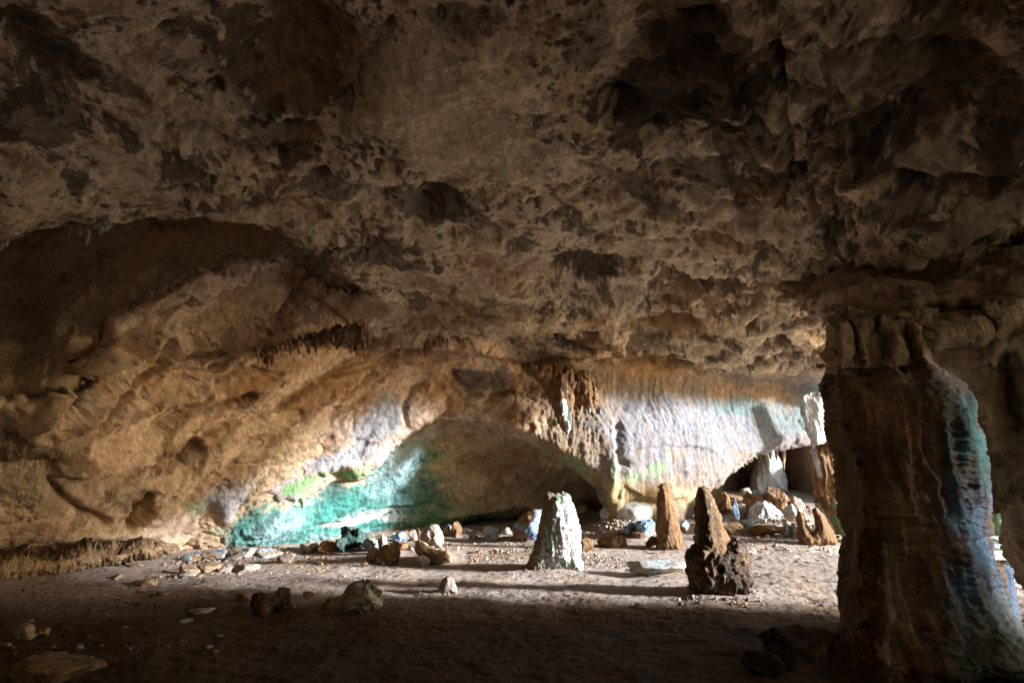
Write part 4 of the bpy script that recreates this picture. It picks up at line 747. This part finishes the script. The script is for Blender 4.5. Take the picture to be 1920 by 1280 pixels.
ROCKS = [
 (488, 1157, 48, 40, 'dark', 'dark angular boulder with a yellowish face in the shadow edge of the near floor', B_, None),
 (522, 1148, 30, 40, 'dark', 'narrow dark boulder leaning behind the yellow-faced dark boulder', B_, None),
 (577, 1119, 19, 9, 'tan', 'small flat stone just beyond the dark pair of boulders', 'stone', G3),
 (452, 1129, 32, 15, 'tan', 'dim rounded stone near the dark pair of boulders, away from the light', 'stone', G3),
 (611, 1138, 17, 13, 'orange', 'little ochre stone touching the shaded foot of the big furrowed boulder', 'stone', G3),
 (548, 1142, 14, 8, 'orange', 'little yellowish stone between the dark pair and the big furrowed boulder', 'stone', G3),
 (368, 1152, 40, 5, 'white', 'thin pale flat stone lying in the dark part of the floor', 'stone', G3),
 (345, 1167, 25, 5, 'white', 'second thin pale flat stone, smaller and nearer than the first', 'stone', G3),
 (36, 1203, 26, 30, 'tan', 'upright dim tan stone in the dark corner of the floor', 'stone', G3),
 (75, 1193, 18, 13, 'orange', 'little round ochre stone beside the upright dim one', 'stone', G3),
 (55, 1197, 15, 9, 'tan', 'small low stone between the upright stone and the round ochre one', 'stone', G3),
 (60, 1300, 130, 52, 'brown', 'broad dim boulder cut off by the bottom corner of the photo', B_, None),
 (1535, 1262, 150, 62, 'black', 'broad black rough boulder in deep shade at the foot of the big column', B_, None),
 (1440, 1275, 64, 44, 'black', 'smaller black ridged boulder next to the broad black one, in deep shade', B_, None),
 (610, 1037, 30, 23, 'orange', 'orange brown block with a pale crust in the rubble line below the teal wall', B_, G1),
 (633, 1037, 22, 26, 'dteal', 'dark greenish block wedged beside the orange brown block', B_, G1),
 (575, 1035, 34, 16, 'teal', 'low grey green block at the end of the rubble line below the teal wall', B_, G1),
 (660, 1024, 48, 34, 'dteal', 'dark green split boulder against the foot of the teal wall', B_, G1),
 (692, 1035, 30, 23, 'teal', 'pale bluish cracked stone next to the dark green split boulder', B_, G1),
 (714, 1042, 17, 36, 'grey', 'upright pointed pale stone rising over the brown knobbly block', B_, G1),
 (747, 1016, 36, 20, 'sky_blue', 'flat topped bright blue block in the rubble behind the upright stone', B_, G1),
 (772, 1016, 18, 20, 'pink', 'pinkish white block joined to the end of the bright blue block', B_, G1),
 (745, 1031, 32, 14, 'brown', 'dark brown brick-like stone lying under the bright blue block', B_, G1),
 (785, 1012, 14, 20, 'brown', 'brown stone squeezed behind the pink pitted boulder', 'stone', G1),
 (698, 1053, 24, 28, 'tan', 'tan block at the shaded end of the brown knobbly block', B_, G1),
 (726, 1059, 36, 34, 'brown', 'brown knobbly block in front of the rubble line', B_, G1),
 (718, 1060, 8, 9, 'pink', 'tiny pale stone at the foot of the brown knobbly block', 'stone', G1),
 (790, 1065, 27, 21, 'mint', 'pale mint stone propped on the lower end of the leaning tan slab', 'stone', G1),
 (682, 1064, 12, 9, 'brown', 'tiny dark stone on the open floor in front of the tan block', 'stone', G3),
 (840, 1003, 15, 18, 'teal', 'teal stone just past the pink pitted boulder', B_, G1),
 (855, 1007, 19, 26, 'brown', 'dark brown pointed stone with a white tip beside the teal stone', B_, G1),
 (871, 999, 27, 9, 'teal', 'flat teal stone lying low behind the dark pointed stone', B_, G1),
 (886, 1013, 16, 12, 'blue', 'small violet white stone close to the round blue boulder', 'stone', G1),
 (919, 1014, 29, 25, 'teal', 'round pale blue boulder with dark cracks, alone in the light', B_, G1),
 (950, 1001, 17, 12, 'grey', 'small grey stone between the round blue boulder and the brown and blue one', 'stone', G1),
 (957, 992, 10, 9, 'brown', 'small dim stone at the edge of the alcove shade', 'stone', G1),
 (1100, 1038, 26, 26, 'brown', 'dark block in the shade close to the white stalagmite', B_, G1),
 (1152, 1027, 56, 19, 'brown', 'low brown shaded hump between the white stalagmite and the tall slim one', B_, G1),
 (1188, 1006, 34, 26, 'sky_blue', 'brown and vivid blue lump at the near end of the blue rubble', B_, G1),
 (1213, 1010, 36, 34, 'sky_blue', 'largest vivid blue lump, pressed against the tall slim stalagmite', B_, G1),
 (1200, 1012, 26, 16, 'brown', 'brown stone at the foot of the vivid blue lumps', B_, G1),
 (1224, 1026, 20, 19, 'brown', 'dark round stone at the base of the tall slim stalagmite', B_, G1),
 (1286, 999, 24, 20, 'blue', 'blue grey slab poking out past the tall slim stalagmite', B_, G1),
 (1360, 977, 32, 42, 'brown', 'reddish brown boulder beside the dark spire, behind the blue spike', B_, G2),
 (1382, 984, 12, 48, 'sky_blue', 'slender bright blue spike standing by the reddish brown boulder', B_, None),
 (1368, 992, 36, 20, 'blue', 'blue and white skylight-tinted stone at the foot of the slender blue spike', B_, G2),
 (1374, 1003, 42, 18, 'brown', 'shaded brown block below the blue and white skylight-tinted stone', B_, G2),
 (1392, 978, 22, 25, 'grey', 'smooth lavender grey boulder between the blue spike and the white speckled boulder', B_, G2),
 (1406, 997, 30, 18, 'teal', 'pale teal ribbed stone on the light floor before the boulder pile', B_, G2),
 (1423, 962, 36, 32, 'brown', 'tan boulder with a lit edge behind the white speckled boulder', B_, G2),
 (1468, 964, 40, 40, 'brown', 'rounded brown boulder, largest at the top of the pile under the white cone', B_, G2),
 (1406, 948, 18, 26, 'grey', 'pale round stone at the back of the pile under the edge of the white cone', B_, G2),
 (1376, 950, 54, 18, 'brown', 'long low brown rock in the dark mouth of the far chamber', B_, G2),
 (1473, 966, 24, 24, 'brown', 'brown knobbly boulder under the rounded one', B_, G2),
 (1497, 964, 30, 26, 'pink', 'pinkish wedge shaped boulder at the shaded end of the pile', B_, G2),
 (1448, 934, 12, 11, 'white', 'small white stone caught between the boulders below the cone', 'stone', G2),
 (1486, 979, 22, 26, 'mint', 'pale pointed stone lit white and mint beside the double stump', B_, G2),
 (1446, 1008, 50, 18, 'brown', 'low brown shaded rock on the light floor before the double stump', B_, G2),
 (1480, 1008, 18, 26, 'teal', 'teal ribbed rock next to the low shaded rock', B_, G2),
 (1496, 1009, 14, 22, 'mint', 'mint pointed rock against the double stump', B_, G2),
 (1408, 1041, 26, 12, 'mint', 'pale stone half hidden by the boulder base of the tallest spire', 'stone', None),
 (1598, 1016, 40, 70, 'green', 'bright green crusted rock peeking out behind the big column', B_, None),
 (1853, 1004, 26, 62, 'white', 'tall white lit rock in the gap past the big column', B_, None),
 (1880, 1006, 34, 50, 'green', 'brown rock with a green cap in the gap past the big column', B_, None),
 (1874, 1032, 56, 26, 'teal', 'flat brown rock with a teal crust lying in the gap past the big column', B_, None),
 (1240, 1080, 100, 24, 'mint', 'low flat pale slab half sunk in the sunlit floor', B_, None),
 (375, 1030, 92, 44, 'tan', 'big smooth tan boulder at the end of the ledge below the slope', B_, None),
 (448, 1012, 36, 22, 'teal', 'rounded cap boulder on the teal shelf by the smooth tan boulder', B_, None),
 (447, 1026, 66, 18, 'teal', 'flat teal shelf rock below the rounded cap boulder', B_, None),
 (352, 1052, 30, 10, 'blue', 'low bluish stone in front of the smooth tan boulder', 'stone', G1),
 (392, 1049, 44, 15, 'teal', 'flat grey teal slab in front of the teal shelf', B_, G1),
 (440, 1048, 50, 17, 'mint', 'broad flat sage slab at the wall foot below the green lip', B_, G1),
 (498, 1046, 50, 14, 'teal', 'thin teal slab at the foot of the blue green wall', B_, G1),
 (435, 1052, 24, 9, 'pink', 'heap-shaped pale pebbly stone before the broad sage slab', 'stone', G1),
 (530, 1057, 30, 16, 'pink', 'smooth pale pink stone with a long shadow on the open floor', 'stone', None),
 (346, 1078, 34, 16, 'tan', 'tan layered stone at the dark end of the low ridge', 'stone', G3),
 (378, 1074, 46, 15, 'tan', 'broad layered stone with a black hollow under it, in the low ridge', B_, G3),
 (416, 1074, 36, 15, 'pink', 'pale layered stone in the middle of the low ridge', B_, G3),
 (452, 1073, 44, 13, 'pink', 'flat pinkish stone towards the lit end of the low ridge', B_, G3),
 (345, 1084, 30, 9, 'grey', 'grey stone in front of the dark end of the low ridge', 'stone', G3),
 (250, 1064, 26, 7, 'tan', 'thin dim stone under the drip fringe of the ledge', 'stone', G3),
 (268, 1100, 36, 12, 'tan', 'dim flat stone on the shaded floor below the ledge', 'stone', G3),
 (215, 1086, 20, 7, 'tan', 'dim small stone near the drip fringe', 'stone', G3),
 (300, 1118, 24, 8, 'tan', 'dim small flat stone further out on the shaded floor', 'stone', G3),
]
SPECIAL = {665: dict(rough=.2, seed=5, deep=.8), 1382: dict(deep=.8, rough=.2), 1240: dict(deep=.6), 812: dict(lean=25, deep=.7), 1436: dict(rough=.16), 988: dict(lean=-12), 1535: dict(rough=.25), 1440: dict(rough=.25), 1188: dict(rough=.3), 1213: dict(rough=.3), 811: dict(rough=.2), 919: dict(planes=22)}
for (x, y, w_, h_, kd, lab, cat, gr) in ROCKS:
    if gr == G2: w_, h_ = w_ * 1.12, h_ * 1.2
    rock(x, y, w_, h_, kd, lab, cat, group=gr, **SPECIAL.get(x, {}))
def rock_disp(a=1.0, off=0.0, ridge=.5):
    def f(P): return a * (.10 * fbm(P, 2.2, 3, .55, off) + ridge * .12 * ridged(P * np.array([1, 1, .6]), 3.2, 3, .55, off) + .05 * fbm(P, 7, 4, .62, off) - .07 * sstep(.35, .12, worley(P, 3.6, off)) + .02 * fbm(P, 22, 3, .6))
    return f
def traced_rock(poly, kd, label, group=None, a=.5, ridge=.5, col=None, w=None, deep=.42):
    p = np.array(poly, float); X, Y, z = on_floor(p[:, 0].mean(), p[:, 1].max() - 2); wd_ = np.ptp(p[:, 0]) / 960 * depth_of(p[:, 0].mean(), p[:, 1].max(), Y)
    base, lay = KIND[kd]; c0 = pal(base, lay, 2.4 / max(wd_, .2) ** .5, (1, 1, .8), p[0, 0] * .37)
    o = traced(B_, poly, Y + deep * wd_ * .6, deep * wd_, col(c0) if col else c0, rock_disp(a * wd_, p[0, 0], ridge), M_STONE, step=.9, jag=(1.6, 9), w=w)
    return props(o, label, B_, group)
traced_rock([(612, 1138), (628, 1122), (642, 1112), (650, 1097), (664, 1090), (678, 1088), (692, 1088), (700, 1098), (706, 1106), (714, 1116), (716, 1134), (706, 1146), (660, 1150), (616, 1148)], 'grey', 'big furrowed grey boulder with a pointed crest, half in light on the near floor', None, .6, .7)
traced_rock([(787, 1018), (788, 998), (796, 987), (808, 982), (820, 985), (828, 996), (832, 1010), (827, 1028), (798, 1028)], 'pink', 'large pink pitted boulder standing up from the rubble line', G1, .7, .8)
traced_rock([(776, 1014), (786, 1011), (802, 1022), (820, 1029), (838, 1031), (847, 1042), (845, 1054), (826, 1060), (806, 1058), (788, 1048), (779, 1034)], 'tan', 'smooth leaning tan slab in front of the pink pitted boulder', G1, .4)
traced_rock([(962, 1008), (964, 985), (972, 973), (985, 960), (1000, 954), (1016, 955), (1022, 980), (1016, 1008), (1004, 1016), (978, 1016)], 'brown', 'tall brown boulder with a bright blue flank, behind the white stalagmite', G1, .4, .5,
    lambda c0: lambda P, px, py, n: streaks(streaks(c0(P, px, py, n), P, px, py, 'blue', [([(1014, 958), (1006, 978), (994, 996), (1004, 1008)], 11), ([(968, 984), (980, 990)], 6)], .9), P, px, py, 'pblue', [([(1012, 960), (1002, 990)], 7)], .7, 4.))  # skylight on the flank painted as blue streaks
traced_rock([(1404, 970), (1408, 954), (1418, 943), (1434, 938), (1448, 944), (1462, 955), (1470, 964), (1460, 976), (1440, 984), (1412, 982)], 'white', 'large white speckled boulder at the front of the boulder pile', G2, .6, .8)
traced_rock([(634, 1020), (641, 1001), (652, 994), (661, 998), (671, 990), (681, 996), (685, 1022), (670, 1029), (640, 1028)], 'dteal', 'dark green split boulder against the foot of the teal wall', G1, .5, .8)
# a pale gravel mound
V, Fc = stone_shape(77, 5, 30, 4, .05)
X, Y, z = on_floor(1184, 976); k_ = depth_of(1184, 976, Y) / 960
V = V * np.array([104 * k_, 1.2, 34 * k_ * 2]); V[:, 2] += .02 * fbm(V, 9, 3)
o = mesh_obj('gravel_mound', V, Fc, M_STONE, pal('white', [('dark', .25, .4, .6), ('tan', .1, .5, .5)], 5)(V, V[:, 0], V[:, 1], V)); o.location = (X, Y + .5, z)
props(o, 'smooth pale mound sprinkled with dark grit at the foot of the flowstone wall', 'mound')

# ----------------------------------------------------------------- grit
rs = np.random.RandomState(9); D0, F0 = ico(1); D0 = D0.astype(np.float32); VV, QQ, CC, b0 = [], [], [], 0
def scatter(n, x0, x1, y0, y1, smin, smax, keys):
    global b0
    for _ in range(n):
        px, py = rs.uniform(x0, x1), rs.uniform(y0, y1); rx, ry, rz = (float(v_) for v_ in ray(px, py))
        X_ = rx / ry * TT; zz = _fz[np.clip(np.rint((TT - 3) / 27 * 499).astype(int), 0, 499), np.clip(np.rint((X_ + 16) / 32 * 399).astype(int), 0, 399)]
        hit = np.where(CZ + rz / ry * TT < zz)[0]
        if not len(hit): continue
        X, Y, zf = X_[hit[0]], TT[hit[0]], zz[hit[0]]
        s = smin * (smax / smin) ** (rs.rand() ** 2.2)
        d = rs.normal(size=(4, 3)); d /= np.linalg.norm(d, axis=1)[:, None]
        v = D0 / np.maximum((np.maximum(D0 @ d.T / .6, 0) ** 6).sum(1, keepdims=True) + .6, .3) ** (1 / 6) * np.array([1, .8, .6]) * s
        a = rs.rand() * 6.3; v = np.c_[v[:, 0] * math.cos(a) - v[:, 1] * math.sin(a), v[:, 0] * math.sin(a) + v[:, 1] * math.cos(a), v[:, 2]]
        VV.append(v + np.array([X, Y, zf + .2 * s])); QQ.append(F0 + b0); b0 += len(v)
        CC.append(np.tile(C[keys[rs.randint(len(keys))]] * rs.uniform(.7, 1.1), (len(v), 1)))
TT = np.geomspace(3.2, 29.5, 420); _gx = np.linspace(-16, 16, 400); _gy = np.linspace(3, 30, 500); _fz = floor_z(*np.meshgrid(_gx, _gy))
K1 = ['pink', 'tan', 'beige', 'lgrey', 'brown']
scatter(750, 1092, 1172, 976, 1012, .015, .075, ['pink', 'pale', 'tan', 'brown']); scatter(350, 1130, 1240, 968, 985, .015, .06, ['pink', 'pale', 'lgrey']); scatter(600, 600, 1000, 985, 1035, .012, .08, K1); scatter(700, 1340, 1600, 950, 1010, .02, .12, K1); scatter(500, 330, 620, 1015, 1060, .012, .07, ['tan', 'pink', 'brown', 'lgrey'])
scatter(500, 480, 720, 1058, 1092, .008, .035, K1); scatter(420, 880, 1010, 1028, 1056, .012, .05, K1); scatter(420, 1095, 1180, 1036, 1070, .012, .05, ['pink', 'lgrey', 'tan'])
scatter(900, 330, 1580, 1045, 1150, .006, .03, K1); scatter(420, 0, 420, 1070, 1240, .008, .05, ['brown', 'dark', 'tan']); scatter(260, 560, 960, 995, 1030, .02, .07, K1)
scatter(300, 1330, 1560, 975, 1040, .02, .07, ['pink', 'white', 'lgrey']); scatter(260, 300, 480, 1050, 1090, .015, .07, ['tan', 'pink']); scatter(120, 780, 900, 1095, 1120, .008, .03, K1); scatter(120, 600, 730, 1125, 1150, .01, .04, K1)
scatter(90, 980, 1100, 1062, 1072, .008, .04, K1); scatter(90, 1221, 1289, 1028, 1038, .008, .04, K1); scatter(90, 1289, 1421, 1118, 1128, .008, .04, K1); scatter(90, 816, 860, 1107, 1117, .008, .04, K1); scatter(90, 605, 725, 1134, 1144, .008, .04, K1); scatter(90, 1480, 1580, 1016, 1026, .008, .04, K1); scatter(160, 1270, 1430, 1100, 1140, .01, .05, ['tan', 'brown', 'lgrey']); scatter(220, 220, 320, 1195, 1215, .006, .025, ['brown', 'tan', 'dark'])
props(mesh_obj('gravel', np.concatenate(VV), np.concatenate(QQ), M_STONE, np.concatenate(CC)), 'loose grit and pebbles strewn over the cave floor', 'gravel', kind='stuff')
#STONES-END

# ----------------------------------------------------------------- camera, light, render settings
cam = bpy.data.cameras.new('camera'); co = bpy.data.objects.new('camera', cam); COL.objects.link(co)
cam.sensor_width = 36; cam.sensor_fit = 'HORIZONTAL'; cam.lens = 18; cam.clip_end = 2000; cam.clip_start = .05
co.location = (0, 0, CZ); co.rotation_euler = (math.radians(90) + T, 0, 0); sc.camera = co
sun = bpy.data.lights.new('sun', 'SUN'); so = bpy.data.objects.new('sun', sun); COL.objects.link(so)
sun.energy = 5.0; sun.angle = math.radians(6.0); sun.color = (.93, .96, 1.0)
so.rotation_euler = Vector(SUN).to_track_quat('-Z', 'Y').to_euler(); so.location = (30, -5, 12)
wd = bpy.data.worlds.new('World'); sc.world = wd; wd.use_nodes = True
nt = wd.node_tree; bg = nt.nodes['Background']; sky = nt.nodes.new('ShaderNodeTexSky'); sky.sky_type = 'NISHITA'
sky.sun_disc = False; sky.sun_elevation = math.asin(-SUN[2]); sky.sun_rotation = math.atan2(-SUN[0], -SUN[1])
nt.links.new(sky.outputs[0], bg.inputs['Color']); bg.inputs['Strength'].default_value = .15
sc.render.engine = 'CYCLES'; cy = sc.cycles
cy.use_denoising = True; cy.denoising_prefilter = 'ACCURATE'; cy.max_bounces = 12; cy.diffuse_bounces = 8; cy.caustics_reflective = False; cy.caustics_refractive = False
try: cy.denoiser = 'OPENIMAGEDENOISE'
except Exception: pass
vs = sc.view_settings; vs.view_transform = 'Standard'; vs.look = 'None'; vs.exposure = 2.05; vs.gamma = 1.0
